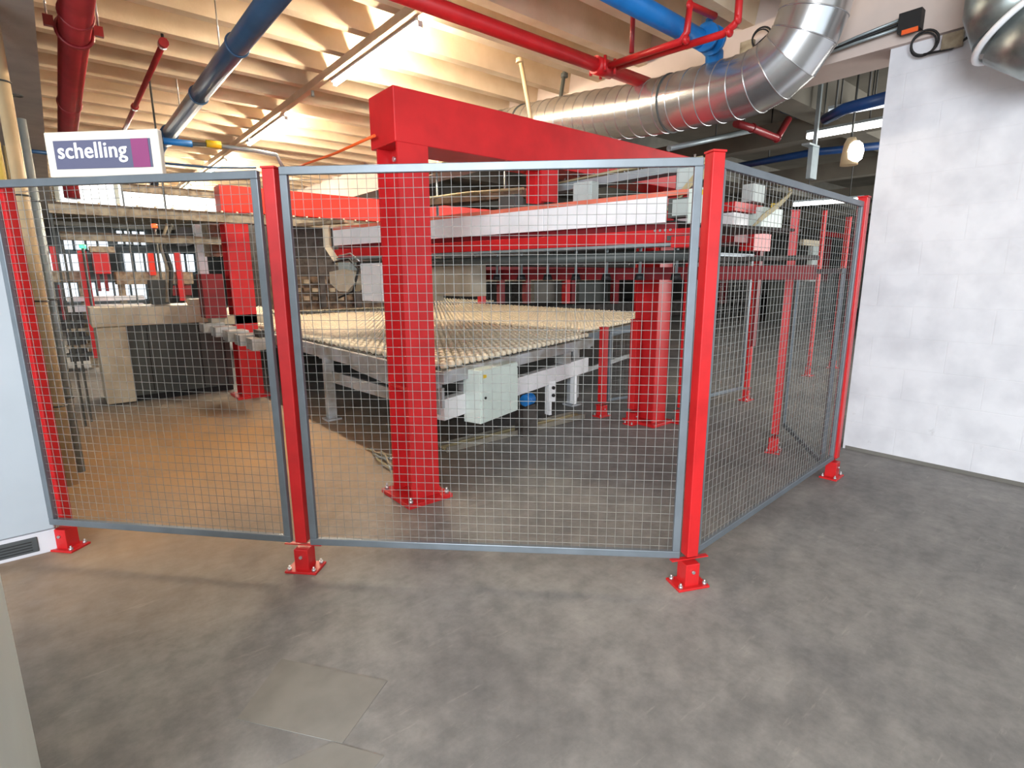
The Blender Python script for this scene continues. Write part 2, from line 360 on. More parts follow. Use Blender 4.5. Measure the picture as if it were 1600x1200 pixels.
cu = bpy.data.curves.new('lettering', 'FONT'); cu.body = 'schelling'; cu.size = .1; cu.extrude = .001; cu.offset = .0008; cu.space_character = 1.06
to = bpy.data.objects.new('lettering', cu); col.objects.link(to)
bpy.context.view_layer.update()
me = bpy.data.meshes.new_from_object(to); bpy.data.objects.remove(to)
xs = [v.co.x for v in me.vertices]; w0, w1 = min(xs), max(xs); tw = sw-.225
for v in me.vertices:
    v.co = Vector(((v.co.x-w0)/(w1-w0)*tw, v.co.y*1.0, v.co.z))
for v in me.vertices:
    q = o3+d*(.066+v.co.x)+Z*(.082+v.co.y*.98)+n*(.0345+v.co.z); v.co = q-sgn.location
bv, bf = [v.co.copy() for v in me.vertices], [tuple(p.vertices) for p in me.polygons]
bold = MB()
for k, (ox, oz) in enumerate(((0, 0), (.0016, .0004), (-.0016, -.0004))): bold._add([v+d*ox+Z*oz+n*.00005*k for v in bv], bf)
me = bpy.data.meshes.new('lettering'); me.from_pydata(bold.v, [], bold.f)
me.materials.clear(); me.materials.append(M['sign_white']); lt = bpy.data.objects.new('lettering', me); col.objects.link(lt); lt.parent = sgn

# ================================================================== CABINETS on the left
cb = root('electrical_cabinet', 'tall pale grey electrical cabinet beside the left fence panel, dark vent in its plinth', 'cabinet', (-1.0, 3.8, 0))
xr, yf = -.188, 3.782
MB().box(-1.9, xr-.012, yf+.005, yf+.55, .135, 1.78).build('body', 'cabinet', cb, .008)
MB().box(-1.88, xr-.002, yf-.02, yf+.005, .14, 1.78).build('door', 'cabinet', cb, .006)
MB().box(-1.9, xr, yf, yf+.55, 0, .13).build('plinth', 'plinth', cb, .006)
vn = MB().box(-1.6, at_y(60, 850, yf).x, yf-.006, yf+.004, .022, .108).build('vent', 'vent', cb, .004)
for k in range(4): MB().box(-1.55, at_y(50, 850, yf).x, yf-.009, yf-.005, .036+k*.016, .040+k*.016).build('slat', 'black', vn)
q = at_z(62, 1200); 
nc = root('electrical_cabinet', 'pale green grey cabinet corner cut off by the left picture edge near the camera', 'cabinet', (q.x-.4, q.y, 0))
q = at_z(78, 1262)
MB().box(q.x-.9, q.x, q.y-.55, q.y, .0, 1.9).build('body', 'cabinet_green', nc, .008)
MB().box(q.x-.85, q.x-.02, q.y, q.y+.012, .06, 1.88).build('door', 'cabinet_green', nc, .004)

# ================================================================== RED GANTRY (near)
def hcol(mb, x0, x1, y0, y1, z0, z1, t=.018):
    mb.box(x0, x1, y0, y0+t, z0, z1); mb.box(x0, x1, y1-t, y1, z0, z1); mb.box((x0+x1)/2-.008, (x0+x1)/2+.008, y0+t, y1-t, z0, z1); return mb
g0 = at_z(627, 785); gx, gy = 1.70, 3.13
gan = root('gantry', 'large bright red steel portal gantry behind the middle mesh panel', 'gantry', (gx, gy, 0))
W = .21
xa = 1.64; xb = xa+W; ya = 3.02; yb = ya+.27
def h_col2(x0, x1, y0, y1, z0, z1, name, parent, material='red'):
    b = hcol(MB(), x0, x1, y0, y1, z0, z1); return b.build(name, material, parent)
c1 = h_col2(xa, xb, ya, yb, .03, 2.285, 'column', gan)
MB().box(xa+.004, xb-.1, ya+.019, yb-.019, .78, .80).build('stiffener', 'red', c1)
MB().box(xa-.06, xb+.07, ya-.06, yb+.07, .0, .028).build('base_plate', 'red', gan, .003)
for x in (xa-.03, xb+.04):
    for y in (ya-.03, yb+.04): MB().cyl((x, y, .028), (x, y, .05), .016, 6).cyl((x, y, .045), (x, y, .07), .008, 8).build('anchor_bolt', 'bolt', gan)
xc = 4.47
c2 = h_col2(xc, xc+W, ya+.12, yb+.12, .03, 2.285, 'column', gan)
MB().box(xc-.06, xc+W+.07, ya+.06, yb+.19, .0, .028).build('base_plate', 'red', gan, .003)
MB().box(xa-.012, xc+W+.1, ya+.0, yb+.05, 2.285, 2.59).build('beam', 'red', gan, .006)
for y in (ya+.07, yb-.06): MB().cyl((xa+W/2-.008, y, 2.23), (xa+W/2-.022, y, 2.23), .016, 10).build('bolt', 'bolt', gan)
# hanger from the beam down to the lifting bridge
hx = at_y(845, 300, 3.15)
hcol(MB(), hx.x-.085, hx.x+.085, 3.05, 3.22, 2.05, 2.285, .014).build('hanger', 'red', gan)

# second gantry
g2 = root('gantry', 'orange red portal gantry further back, beyond the roller table', 'gantry', (1.75, 7.3, 0))
hcol(MB(), 1.62, 1.88, 7.3, 7.56, .03, 2.28).build('column', 'red', g2)
MB().box(1.55, 1.95, 7.22, 7.64, 0, .03).build('base_plate', 'red', g2)
gxe = at_y(1012, 430, 7.3).x
MB().box(1.60, gxe+.2, 7.3, 7.56, 2.28, 2.585).build('beam', 'orange_red', g2, .006)
hcol(MB(), gxe-.1, gxe+.14, 7.3, 7.56, .03, 2.28).build('column', 'red', g2)
bxb = ybox(318, 428, 352, 497, 7.25, .3).build('side_box', 'dark_red', g2)

# ================================================================== ROLLER TABLE
P0 = Vector((2.14, 3.41, 0)); P1 = Vector((4.70, 4.20, 0)); P3 = Vector((2.02, 8.4, 0)); ZT = .85
e1 = (P1-P0).normalized(); e2 = (P3-P0).normalized()
LX, LY = 2.68, 6.2
rt = root('roller_table', 'large pale roller table covered in cream rollers behind the red gantry column', 'conveyor', (P0.x, P0.y, 0))
def T(a, b, z): return P0+e1*a+e2*b+Vector((0, 0, z))
MB().bar(T(0, 0, ZT-.10), T(LX, 0, ZT-.10), .05, .10).build('front_rail', 'pale_machine', rt, .004)
MB().bar(T(0, .03, ZT-.12), T(0, LY, ZT-.12), .05, .13).build('side_rail', 'pale_machine', rt, .004)
MB().bar(T(LX, .03, ZT-.12), T(LX, LY, ZT-.12), .05, .13).build('side_rail', 'pale_machine', rt, .004)
MB().bar(T(.02, LY, ZT-.12), T(LX-.02, LY, ZT-.12), .05, .13).build('back_rail', 'pale_machine', rt)
dk2 = MB()
dk2.hexa([T(.02, .03, ZT-.06), T(LX-.02, .03, ZT-.06), T(LX-.02, LY-.03, ZT-.06), T(.02, LY-.03, ZT-.06), T(.02, .03, ZT-.05), T(LX-.02, .03, ZT-.05), T(LX-.02, LY-.03, ZT-.05), T(.02, LY-.03, ZT-.05)])
dk2.build('deck', 'dark_panel', rt)
for b in (1.0, 2.4, 3.8, 5.2): MB().bar(T(.03, b, ZT-.16), T(LX-.03, b, ZT-.16), .06, .12).build('cross_member', 'pale_machine', rt)
for a, b in ((.0, 2.15), (2.5, .18), (.0, 5.6), (2.5, 3.4), (2.5, 5.8)):
    q = T(a, b, 0); lg = MB().box(q.x-.045, q.x+.045, q.y-.045, q.y+.045, .02, ZT-.18).build('leg', 'pale_machine', rt, .003)
    MB().box(q.x-.08, q.x+.08, q.y-.08, q.y+.08, 0, .02).build('foot_plate', 'pale_machine', lg)
# sloping side gusset plates under the left edge
fr2 = (T(.0, 0, 0), e2, Vector((0, 0, 1)), -e1)
MB().extrude_poly([(.05, ZT-.30), (2.1, ZT-.32), (2.1, ZT-.44), (.05, ZT-.40)], fr2, -.04, -.01).build('lower_side_rail', 'pale_machine', rt)
MB().extrude_poly([(.0, ZT-.18), (1.6, ZT-.18), (1.6, ZT-.22), (.0, ZT-.34)], fr2, -.03, .0).build('gusset_plate', 'pale_machine', rt)
# lower longitudinal beam with brackets
LB0, LB1 = T(.0, .02, 0), T(2.62, .02, 0)
MB().bar(T(.02, .05, .49), T(2.62, .05, .49), .08, .17).build('lower_beam', 'white_metal', rt, .004)
for a in (.38, 2.05):
    MB().bar(T(a, .05, .58), T(a, .05, ZT-.15), .12, .13, up=e2).build('bracket', 'pale_machine', rt)
for a in (1.72, 2.3):
    MB().bar(T(a, .04, .08), T(a, .04, .41), .03, .07, up=e2).build('brace', 'white_metal', rt)
MB().bar(T(1.74, .0, .22), T(1.74, .0, .44), .10, .012, up=e2).build('drilled_plate', 'white_metal', rt)
for k in (0, 1): MB().cyl(T(1.74, -.012, .37-.08*k), T(1.74, -.03, .37-.08*k), .018, 10).build('bearing', 'black', rt)
# rollers: a square lattice of small wheels on shafts
PT = .09
na, nb_ = int(LX/PT), int(LY/.115)
wheel = MB(); wr_, hw = .029, .024
def wheel_mesh(mb, c, ax, n=8):
    mb.tube([c-ax*hw, c-ax*hw*.5, c+ax*hw*.5, c+ax*hw], wr_, n, True, [wr_*.7, wr_, wr_, wr_*.7])
wm = MB(); wheel_mesh(wm, Vector((0, 0, 0)), e1); me_w = None
cnt = 0; stuff = MB(); shafts = MB()
cells = []
for j in range(nb_):
    for i in range(na):
        q = T(.05+i*PT, .02+j*.115, ZT-.012); cells.append(((q-CAM).length, q, i, j))
cells.sort(key=lambda c: c[0])
first = None
for k, (dd, q, i, j) in enumerate(cells):
    if k < 300:
        if first is None:
            mb = MB(); wheel_mesh(mb, q, e1); first = mb.build('roller', 'roller', rt); fq = q.copy()
        else:
            c = first.copy(); col.objects.link(c); c.parent = rt; c.location = q-fq
    else: wheel_mesh(stuff, q, e1, 6)
tag(stuff.build('roller_field', 'roller', rt), kind='stuff')
for i in range(na):   # dark carrier strips between the wheel rows
    shafts.bar(T(.05+(i+.5)*PT, .02, ZT-.035), T(.05+(i+.5)*PT, LY-.02, ZT-.042), .010, .014)
tag(shafts.build('carrier_strips', 'galv', rt), kind='stuff')

# second table to the right and a third further back
def table2(O, a, b, label, pitch=.1, lo=0):
    r = root('roller_table', label, 'conveyor', (O.x, O.y, 0)); U = lambda s, t, z: O+e1*s+e2*t+Vector((0, 0, z))
    MB().bar(U(0, 0, ZT-.10), U(a, 0, ZT-.10), .05, .10).build('front_rail', 'fence_steel', r)
    MB().bar(U(0, .03, ZT-.10), U(0, b, ZT-.10), .05, .10).build('side_rail', 'fence_steel', r)
    MB().bar(U(a, .03, ZT-.10), U(a, b, ZT-.10), .05, .10).build('side_rail', 'fence_steel', r)
    MB().hexa([U(.03, .03, ZT-.06), U(a-.03, .03, ZT-.06), U(a-.03, b, ZT-.06), U(.03, b, ZT-.06), U(.03, .03, ZT-.05), U(a-.03, .03, ZT-.05), U(a-.03, b, ZT-.05), U(.03, b, ZT-.05)]).build('deck', 'dark_panel', r)
    s = MB()
    for i in range(int(a/pitch)):
        for j in range(int(b/pitch/1.25)):
            c = U(.05+i*pitch, .05+j*pitch*1.25, ZT-.012); s.tube([c-e1*.024, c-e1*.012, c+e1*.012, c+e1*.024], .026, 6, True, [.018, .027, .027, .018])
    tag(s.build('roller_field', 'roller', r), kind='stuff')
    for s_, t_ in ((.1, .1), (a-.1, .1), (.1, b-.1), (a-.1, b-.1)):
        q = U(s_, t_, 0); MB().box(q.x-.04, q.x+.04, q.y-.04, q.y+.04, 0, ZT-.15).build('leg', 'pale_machine', r)
    MB().bar(U(.1, .1, .3), U(a-.1, .1, .3), .04, .06).build('stretcher', 'pale_machine', r)
table2(T(LX+.06, 0.25, 0), 3.6, 5.8, 'second roller table on grey frame behind the far red gantry column')
table2(T(.3, LY+.1, 0), 7.5, 3.4, 'rearmost roller table far behind the lifting bridge', .12)

# control box hanging on the table front
fe = lambda x, y: at_line(x, y, (P0.x, P0.y-.15), (P1.x, P1.y-.15))
c0 = fe(751, 650); c1_ = fe(808, 640); zt_ = fe(780, 572).z; zb_ = fe(780, 652).z
bd = Vector((c1_.x-c0.x, c1_.y-c0.y, 0)); bw = bd.length; bd.normalize(); bn = Vector((bd.y, -bd.x, 0))
kb = root('control_box', 'pale green control box with yellow sticker hanging under the roller table', 'control box', (c0.x, c0.y, zb_))
frk = (Vector((c0.x, c0.y, zb_)), bd, Vector((0, 0, 1)), bn); H = zt_-zb_
MB().extrude_poly([(0, 0), (bw, 0), (bw, H), (0, H)], frk, -.17, 0).build('case', 'green_box', kb, .004)
MB().extrude_poly([(.006, .006), (bw-.006, .006), (bw-.006, H-.006), (.006, H-.006)], frk, 0, .012).build('door', 'green_box', kb, .003)
MB().extrude_poly([(.02, H-.065), (.07, H-.065), (.07, H-.035), (.02, H-.035)], frk, .012, .0135).build('warning_sticker', 'yellow', kb)
qk = frk[0]+bd*.05+Z*(H*.48); MB().cyl(qk+bn*.012, qk+bn*.02, .011, 10).build('lock', 'black', kb)
qk = frk[0]+bd*(bw-.01)+Z*(H*.9); MB().cyl(qk+bn*.012, qk+bn*.016, .008, 8).build('hinge', 'black', kb)
# blue motor
mq = fe(836, 628)+Vector((.02, .12, 0)); MQ = mq; mr_ = root('motor', 'small bright blue electric motor under the roller table beside the control box', 'motor', (mq.x, mq.y, 0))
MB().cyl(mq-bd*.07, mq+bd*.06, .052, 14).build('housing', 'blue', mr_)
for k in range(6): MB().ring(mq+bd*(-.055+k*.02), bd, .054, .004, 14, 4).build('cooling_fin', 'blue', mr_)
MB().cyl(mq+bd*.06, mq+bd*.10, .035, 12).build('end_bell', 'black', mr_)
MB().box(mq.x-.05, mq.x+.05, mq.y-.05, mq.y+.05, mq.z-.07, mq.z-.045).build('foot', 'dark_machine', mr_)
MB().box(mq.x-.09, mq.x+.09, mq.y-.03, mq.y+.09, 0, mq.z-.07).build('stand', 'dark_machine', mr_)
mg = fe(812, 622)+Vector((0, .1, 0)); MB().cyl(mg-bd*.03, mg+bd*.03, .03, 12).build('fan_cover', 'blue', mr_)
# cable tray on the floor
ta, tb = at_z(690, 705), at_z(905, 652)
ft = root('cable_tray', 'dusty grey cable tray on the floor under the roller table', 'cable tray', (ta.x, ta.y, 0))
up_ = Vector((0, 0, 1)); tA = at_z(572, 712)
MB().bar(ta+up_*.012, tb+up_*.012, .16, .012).build('tray', 'tray_floor', ft)
td = (tb-ta).normalized(); tn = Vector((td.y, -td.x, 0))
for s in (-1, 1): MB().bar(ta+up_*.03+tn*.08*s, tb+up_*.03+tn*.08*s, .006, .05).build('tray_side', 'tray_floor', ft)
for k in range(5):
    pts = [ta+(tb-ta)*(t/14)+tn*(-.05+.024*k+.01*math.sin(t*1.7+k))+up_*(.028+.006*(k % 2)) for t in range(15)]
    MB().tube(pts, .009, 6).build('cable', 'cable', ft)
ft2 = root('cable_bundle', 'tangled pale cables lying on the floor left of the red gantry foot', 'cable', (tA.x, tA.y, 0))
for k in range(7):
    s0 = at_z(575+k*3, 704+k*2.0); s1 = at_z(612+k*1.5, 742-k*4)
    pts = []
    for t in range(13):
        u = t/12; q = s0.lerp(s1, u); pts.append(q+Vector((.02*math.sin(u*9+k*1.3), .02*math.cos(u*7+k), .012+.012*(k % 3)+.02*math.sin(u*PI))))
    MB().tube(pts, .009, 6).build('cable', ('cable', 'galv', 'dusty')[k % 3], ft2)

# ================================================================== LIFTING BRIDGE (skewed under the gantry)
BP = Vector((2.91, 3.15, 0)); BU = Vector((.189, -.982, 0)).normalized(); BN = Vector((-BU.y, BU.x, 0))*-1
if BN.dot(CAM-BP) < 0: BN = -BN
def on_b(x, y, off=0): Pq = BP+BN*off; return at_line(x, y, (Pq.x, Pq.y), (Pq.x-BU.x, Pq.y-BU.y))
def bt(x, y, off=0): q = on_b(x, y, off); return (q-BP).dot(BU), q.z
tL = bt(522, 370)[0]; tR = bt(1042, 320)[0]; tE = bt(1100, 350)[0]; tLL = bt(455, 375)[0]
def BQ(t, z, off=0): return BP+BU*t+BN*off+Vector((0, 0, z))
br_ = root('lifting_bridge', 'long white panelled lifting bridge with red rails slung across under the gantry', 'machine', (BP.x, BP.y, 1.8))
t1 = bt(600, 350)[0]
for (a, b) in ((tL, tL+(t1-tL)*1.0), (t1+.01, bt(850, 340)[0]), (bt(850, 340)[0]+.004, tR)):
    MB().bar(BQ(a, 1.925), BQ(b, 1.925), .02, .165).build('white_panel', 'white_metal', br_, .003)
MB().bar(BQ(tL, 2.02, -.03), BQ(tE-.03, 2.02, -.03), .09, .03).build('top_rail', 'salmon', br_)
MB().bar(BQ(tR, 2.01, -.1), BQ(tE, 2.01, -.1), .12, .07).build('rail_end', 'red', br_)
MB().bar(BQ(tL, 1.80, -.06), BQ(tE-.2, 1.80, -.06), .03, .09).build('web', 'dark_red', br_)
MB().bar(BQ(tL, 1.755, -.02), BQ(tE-.02, 1.755, -.02), .12, .085).build('lower_beam', 'red', br_, .003)
MB().bar(BQ(tL, 1.70, -.02), BQ(tE-.15, 1.70, -.02), .16, .018).build('bottom_flange', 'galv', br_)
MB().tube([BQ(tL, 1.635, -.10), BQ(tE-.06, 1.635, -.10)], .035, 12).build('drive_shaft', 'dark_panel', br_)
bk = MB().bar(BQ(tE-.16, 1.71, .04), BQ(tE+.0, 1.71, .04), .16, .07).build('end_bracket', 'post_red', br_, .004)
for k in range(4):
    q = BQ(tE-.30+.035*k, 1.79, .045); MB().cyl(q, q+BN*.012, .008, 8).build('bolt', 'bolt', br_)
MB().bar(BQ(tE-.22, 1.74, .035), BQ(tE-.02, 1.74, .035), .02, .03).build('grease_block', 'dark_panel', br_)
MB().bar(BQ(tR+.01, 1.93, -.05), BQ(tE-.06, 1.93, -.05), .10, .12).build('end_housing', 'dark_panel', br_)
MB().bar(BQ(tR+.04, 1.93, .002), BQ(tE-.10, 1.93, .002), .006, .10).build('inspection_plate', 'grey_box', br_)
# secondary beams under / behind
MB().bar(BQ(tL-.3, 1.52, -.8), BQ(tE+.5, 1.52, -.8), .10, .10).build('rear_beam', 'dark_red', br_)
MB().bar(BQ(tL-.3, 1.62, -.8), BQ(tE+.5, 1.62, -.8), .18, .03).build('rear_flange', 'dark_machine', br_)
MB().hexa([BQ(tL, 1.845, -.12), BQ(tL, 1.845, -1.5), BQ(tR+.5, 1.845, -1.5), BQ(tR, 1.845, -.12), BQ(tL, 1.865, -.12), BQ(tL, 1.865, -1.5), BQ(tR+.5, 1.865, -1.5), BQ(tR, 1.865, -.12)]).build('carrier_plate', 'dark_machine', br_)
for k in range(12):   # suction cup stems under the bridge
    t = tL+.5+(tR-tL-.6)*k/11; q = BQ(t, 0, -.45)
    sc = MB().cyl(q+Z*1.52, q+Z*1.84, .012, 8).build('suction_stem', 'galv', br_)
    MB().cyl(q+Z*1.47, q+Z*1.52, .045, 10, .03).build('suction_cup', 'black', sc)
# stud rails above the bridge
for (x0, y0, x1, y1, off, nm) in ((662, 268, 815, 289, -.55, 0), (872, 296, 1100, 257, -.30, 1), (662, 318, 822, 303, -.35, 2)):
    pa = on_b(x0, y0, off); pb = on_b(x1, y1, off)
    if nm == 0: pb.z = pa.z
    s = root('cable_channel', ('dusty cable channel with a row of white studs left above the bridge', 'grey cable channel with upright studs along the right of the bridge top', 'brown dusty trunking lying on the bridge beside the gantry column')[nm], 'cable channel', (pa.x, pa.y, pa.z))
    MB().bar(pa, pb, .12, .055).build('channel', ('dusty', 'galv', 'brown_machine')[nm], s)
    for k in range(9 if nm < 2 else 0):
        q = pa.lerp(pb, (k+.5)/9); MB().cyl(q+Z*.025, q+Z*.075, .007, 6).build('stud', 'bolt', s)
    for k in (-1, 1):
        MB().tube([pa+Z*.04+BN*.03*k, pa.lerp(pb, .5)+Z*.055+BN*.03*k, pb+Z*.04+BN*.03*k], .011, 6).build('cable', 'cable', s)
    # legs down to the bridge top
    for u in (.15, .85):
        q = pa.lerp(pb, u); MB().cyl((q.x, q.y, 1.86), (q.x, q.y, q.z-.02), .012, 6).build('support', 'galv', s)
def bbox(x0, y0, x1, y1, off, dep, name, label, m, cat='box'):
    a = on_b(x0, y1, off); b = on_b(x1, y1, off); c = on_b((x0+x1)/2, y0, off); dd = (b-a); dd.z = 0; wd = dd.length; dd.normalize()
    r = root(name, label, cat, (a.x, a.y, a.z)); f = (Vector((a.x, a.y, a.z)), dd, Z, BN); h = c.z-a.z
    MB().extrude_poly([(0, 0), (wd, 0), (wd, h), (0, h)], f, -dep, 0).build('case', m, r, .004)
    MB().extrude_poly([(.01, .01), (wd-.01, .01), (wd-.01, h-.01), (.01, h-.01)], f, 0, .006).build('cover', m, r, .002)
    q = f[0]+dd*wd*.5+Z*h*.5
    return r, f, wd, h
bbox(895, 284, 924, 321, -.08, .1, 'junction_box', 'light grey junction box on the bridge, left of the two', 'grey_box')
bbox(1056, 262, 1084, 297, -.08, .1, 'junction_box', 'light grey junction box on the bridge next to the cable loop', 'grey_box')
bbox(779, 304, 806, 332, -.1, .1, 'valve_box', 'small dark grey valve box on the bridge left of the hanger', 'dark_panel')
r, f, wd, h = bbox(1073, 293, 1113, 350, .02, .14, 'control_box', 'white control box with yellow sticker at the right end of the bridge', 'green_box', 'control box')
MB().extrude_poly([(wd*.35, h-.045), (wd*.62, h-.045), (wd*.62, h-.015), (wd*.35, h-.015)], f, .006, .008).build('warning_sticker', 'yellow', r)
MB().bar(f[0]+BU*.02-BN*.07+Z*-.2, f[0]+BU*.02-BN*.07+Z*(h*.9), .03, .03, up=BU).build('bracket', 'red', r)
# looping cables at the bridge end
lp = root('cable_loop', 'loop of beige cables over the right end of the bridge', 'cable', BQ(tR, 1.9))
for k in range(5):
    o = -.02-.014*k
    pts = [on_b(1028+k*2, 336-k, o), on_b(1052, 322-k*2, o), on_b(1070, 300-k*2, o), on_b(1085, 284-k*2.5, o), on_b(1104, 276-k*3, o), on_b(1112+k, 268-k*2, o), on_b(1106+k, 256-k, o), on_b(1090, 255, o-.02)]
    MB().tube(pts, .009, 8).build('cable', 'cable', lp)
# head carriage left: arm, head and box
ar = root('processing_head', 'beige angled arm with grinding head at the left end of the bridge', 'machine', BQ(tL, 1.6))
ofs = .04
MB().tube([on_b(510, 352, ofs), on_b(512, 385, ofs), on_b(530, 412, ofs)], .045, 4, True, smooth=False).build('arm', 'beige', ar)
MB().bar(on_b(470, 352, -.04), on_b(545, 346, -.04), .12, .03).build('arm_rail', 'dusty', ar)
a = on_b(522, 425, ofs); b = on_b(560, 425, ofs)
fr4 = (Vector((a.x, a.y, a.z)), (b-a).normalized(), Z, BN); ww = (b-a).length; hh = on_b(540, 425, ofs).z-on_b(540, 455, ofs).z
MB().extrude_poly([(0, 0), (0, -hh*.6), (ww*.35, -hh), (ww*.7, -hh), (ww, -hh*.55), (ww, 0), (ww*.6, .03)], fr4, -.1, .06).build('head', 'beige', ar)
MB().extrude_poly([(ww*.3, 0), (ww*.75, 0), (ww*.75, .1), (ww*.3, .1)], fr4, -.06, .03).build('spindle', 'grey_box', ar)
MB().tube([on_b(520, 410, .08), on_b(545, 405, .08), on_b(560, 420, .08), on_b(552, 455, .08), on_b(530, 465, .08)], .012, 6).build('hose', 'black', ar)
MB().tube([on_b(530, 400, .05), on_b(548, 396, .05), on_b(562, 408, .05)], .01, 6).build('air_line', 'bolt', ar)
bbox(566, 411, 600, 470, .03, .14, 'control_box', 'slim white box on the processing head just left of the gantry column', 'white_metal', 'control box')
bbox(681, 412, 738, 462, -.3, .2, 'control_box', 'cream and grey box under the bridge just right of the gantry column', 'beige', 'control box')
bbox(662, 418, 680, 470, -.28, .12, 'spindle_motor', 'small beige motor with black openings right of the gantry column', 'beige', 'motor')
bbox(664, 425, 674, 440, -.27, .02, 'motor_opening', 'black port on the small beige motor', 'black', 'opening')

# the like-built head further right, seen through the side panel
oB = on_b(1112, 350, 0); sh = Vector((1.05, 1.1, 0))
def yrect(x0, y0, x1, y1, Y, dep, name, m, parent): return ybox(x0, y0, x1, y1, Y, dep).build(name, m, parent)
Yh = 2.55
h2 = root('lifting_bridge', 'end of a second red and white bridge seen through the side mesh panel', 'machine', at_y(1180, 345, Yh))
yrect(1148, 318, 1192, 332, Yh, .6, 'top_rail', 'red', h2)
yrect(1146, 333, 1170, 362, Yh+.02, .6, 'white_panel', 'white_metal', h2)
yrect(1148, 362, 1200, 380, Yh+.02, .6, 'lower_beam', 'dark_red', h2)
yrect(1178, 365, 1204, 392, Yh-.02, .14, 'end_bracket', 'post_red', h2)
yrect(1182, 390, 1187, 540, Yh+.1, .04, 'drop_rail', 'dark_red', h2)
j2 = root('junction_box', 'light grey junction box seen through the side mesh panel', 'box', at_y(1188, 305, Yh))
yrect(1177, 288, 1195, 316, Yh-.05, .1, 'case', 'grey_box', j2)
k2 = root('control_box', 'white control box with yellow sticker seen through the side mesh panel', 'control box', at_y(1205, 345, Yh))
yrect(1190, 325, 1222, 362, Yh-.06, .12, 'case', 'green_box', k2); yrect(1208, 318, 1216, 325, Yh-.06, .02, 'warning_sticker', 'yellow', k2)
l2 = root('cable_loop', 'loop of beige cables seen through the side mesh panel', 'cable', at_y(1220, 310, Yh))
for k in range(4):
    yy = Yh-.1-.012*k
    MB().tube([at_y(1168+k*2, 360-k, yy), at_y(1192, 342-k*2, yy), at_y(1218, 322-k*2, yy), at_y(1234+k, 305-k*2, yy), at_y(1232, 292-k*2, yy), at_y(1215, 288-k, yy)], .009, 8).build('cable', 'cable', l2)

# ================================================================== INNER FENCE POSTS
def ipost(px, py, ytop, label, tw=.05, rz=0.0):
    q = at_z(px, py); k = (600-ytop)/FPX; a = q-CAM
    h = -(a.dot(CU)-k*a.dot(CF))/(CU.z-k*CF.z)
    return post((q.x, q.y, 0), rz, label, h, tw, 'inner red fence posts', 4), h
ipost(940, 650, 512, 'short red post behind the table end, left of the far gantry column', .07)
ipost(1062, 660, 402, 'red post standing just right of the far gantry column')
ipost(1208, 705, 330, 'red fence post standing alone behind the side mesh panel', .06, .3)
ipost(1165, 625, 400, 'thin red post deep behind the side mesh panel', .05)
ipost(893+95, 662, 500, 'red post against the left side of the far gantry column', .08)
ipost(1262, 587, 330, 'thin distant red post seen through the side mesh panel left of the white wall', .05)
ipost(1300, 575, 340, 'most distant red post beside the fence end at the white wall', .07)
# inner fence panels
a = D_+Vector((.05, .08, 0)); b = at_z(1222, 672)
panel(a, Vector((b.x, b.y, 0)), .05, 1.55, 'short low inner mesh panel running back from the fence post at the white wall', .02, .02, fw=.04)
a = at_z(1075, 645); b = at_z(1160, 622)
panel(Vector((a.x, a.y, 0)), Vector((b.x, b.y, 0)), .12, 1.75, 'inner mesh panel between the two red posts right of the far gantry column', .0, .02, pitch=.06, fw=.04)
a = at_z(948, 640); b = at_z(1000, 632)
panel(Vector((a.x, a.y, 0)), Vector((b.x, b.y, 0)), .10, .9, 'low inner mesh panel between short red post and far gantry column', .0, .0, pitch=.06, fw=.03)

# ================================================================== CEILING SERVICES
def pipe_obj(name, label, pts, r, m, cat='pipe', n=16):
    rt_ = root(name, label, cat, pts[0]); MB().tube(pts, r, n).build('run', m, rt_); return rt_
# big dull red pipe along the left beam
q0 = at_z(120, 0, 3.3); xq = q0.x
rp = pipe_obj('water_pipe', 'thick dull red pipe running back along the ceiling at the left', [(xq, 2.2, 3.3), (xq, 10.6, 3.3), (xq, 10.8, 3.2), (xq, 10.8, 2.7)], .098, 'pipe_red')
yc = at_z(120, 50, 3.3).y
cp = MB().ring((xq, yc, 3.3), (0, 1, 0), .11, .013, 24, 6).build('clamp_ring', 'pipe_red', rp)
for s in (-1, 1):
    MB().box(xq+s*.115, xq+s*.175, yc-.02, yc+.02, 3.30, 3.37).build('clamp_lug', 'pipe_red', cp)
    MB().cyl((xq+s*.15, yc, 3.36), (xq+s*.15, yc, 4.0), .007, 6).build('hanger_rod', 'bolt', cp)
for y in (5.1, 7.6): MB().ring((xq, y, 3.3), (0, 1, 0), .1, .008, 24, 6).build('weld_ring', 'pipe_red', rp)
# dark blue pipe
q0 = at_z(425, 0, 3.3); xq = q0.x
yb_end = at_z(262, 215, 3.3).y
bp_ = pipe_obj('air_pipe', 'thick dark blue pipe running back under the joists left of the lamps', [(xq, 2.0, 3.3), (xq, yb_end, 3.3)], .082, 'blue_dark')
for py_ in (70, 150): MB().ring((xq, at_z(370 if py_ == 70 else 320, py_, 3.3).y, 3.3), (0, 1, 0), .085, .009, 24, 6).build('coupling_ring', 'blue_dark', bp_)
MB().cyl((xq, yb_end-.3, 3.3), (xq, yb_end+.1, 3.3), .10, 16).build('end_flange', 'blue_dark', bp_)
MB().tube([(xq, yb_end, 3.3), (xq, yb_end+.6, 3.25), (xq, yb_end+1.6, 2.9)], .06, 12).build('tail', 'blue_dark', bp_)
for yy in (3.5, 5.5, 7.5): MB().cyl((xq, yy, 3.38), (xq, yy, 4.0), .006, 6).build('hanger_rod', 'bolt', bp_)
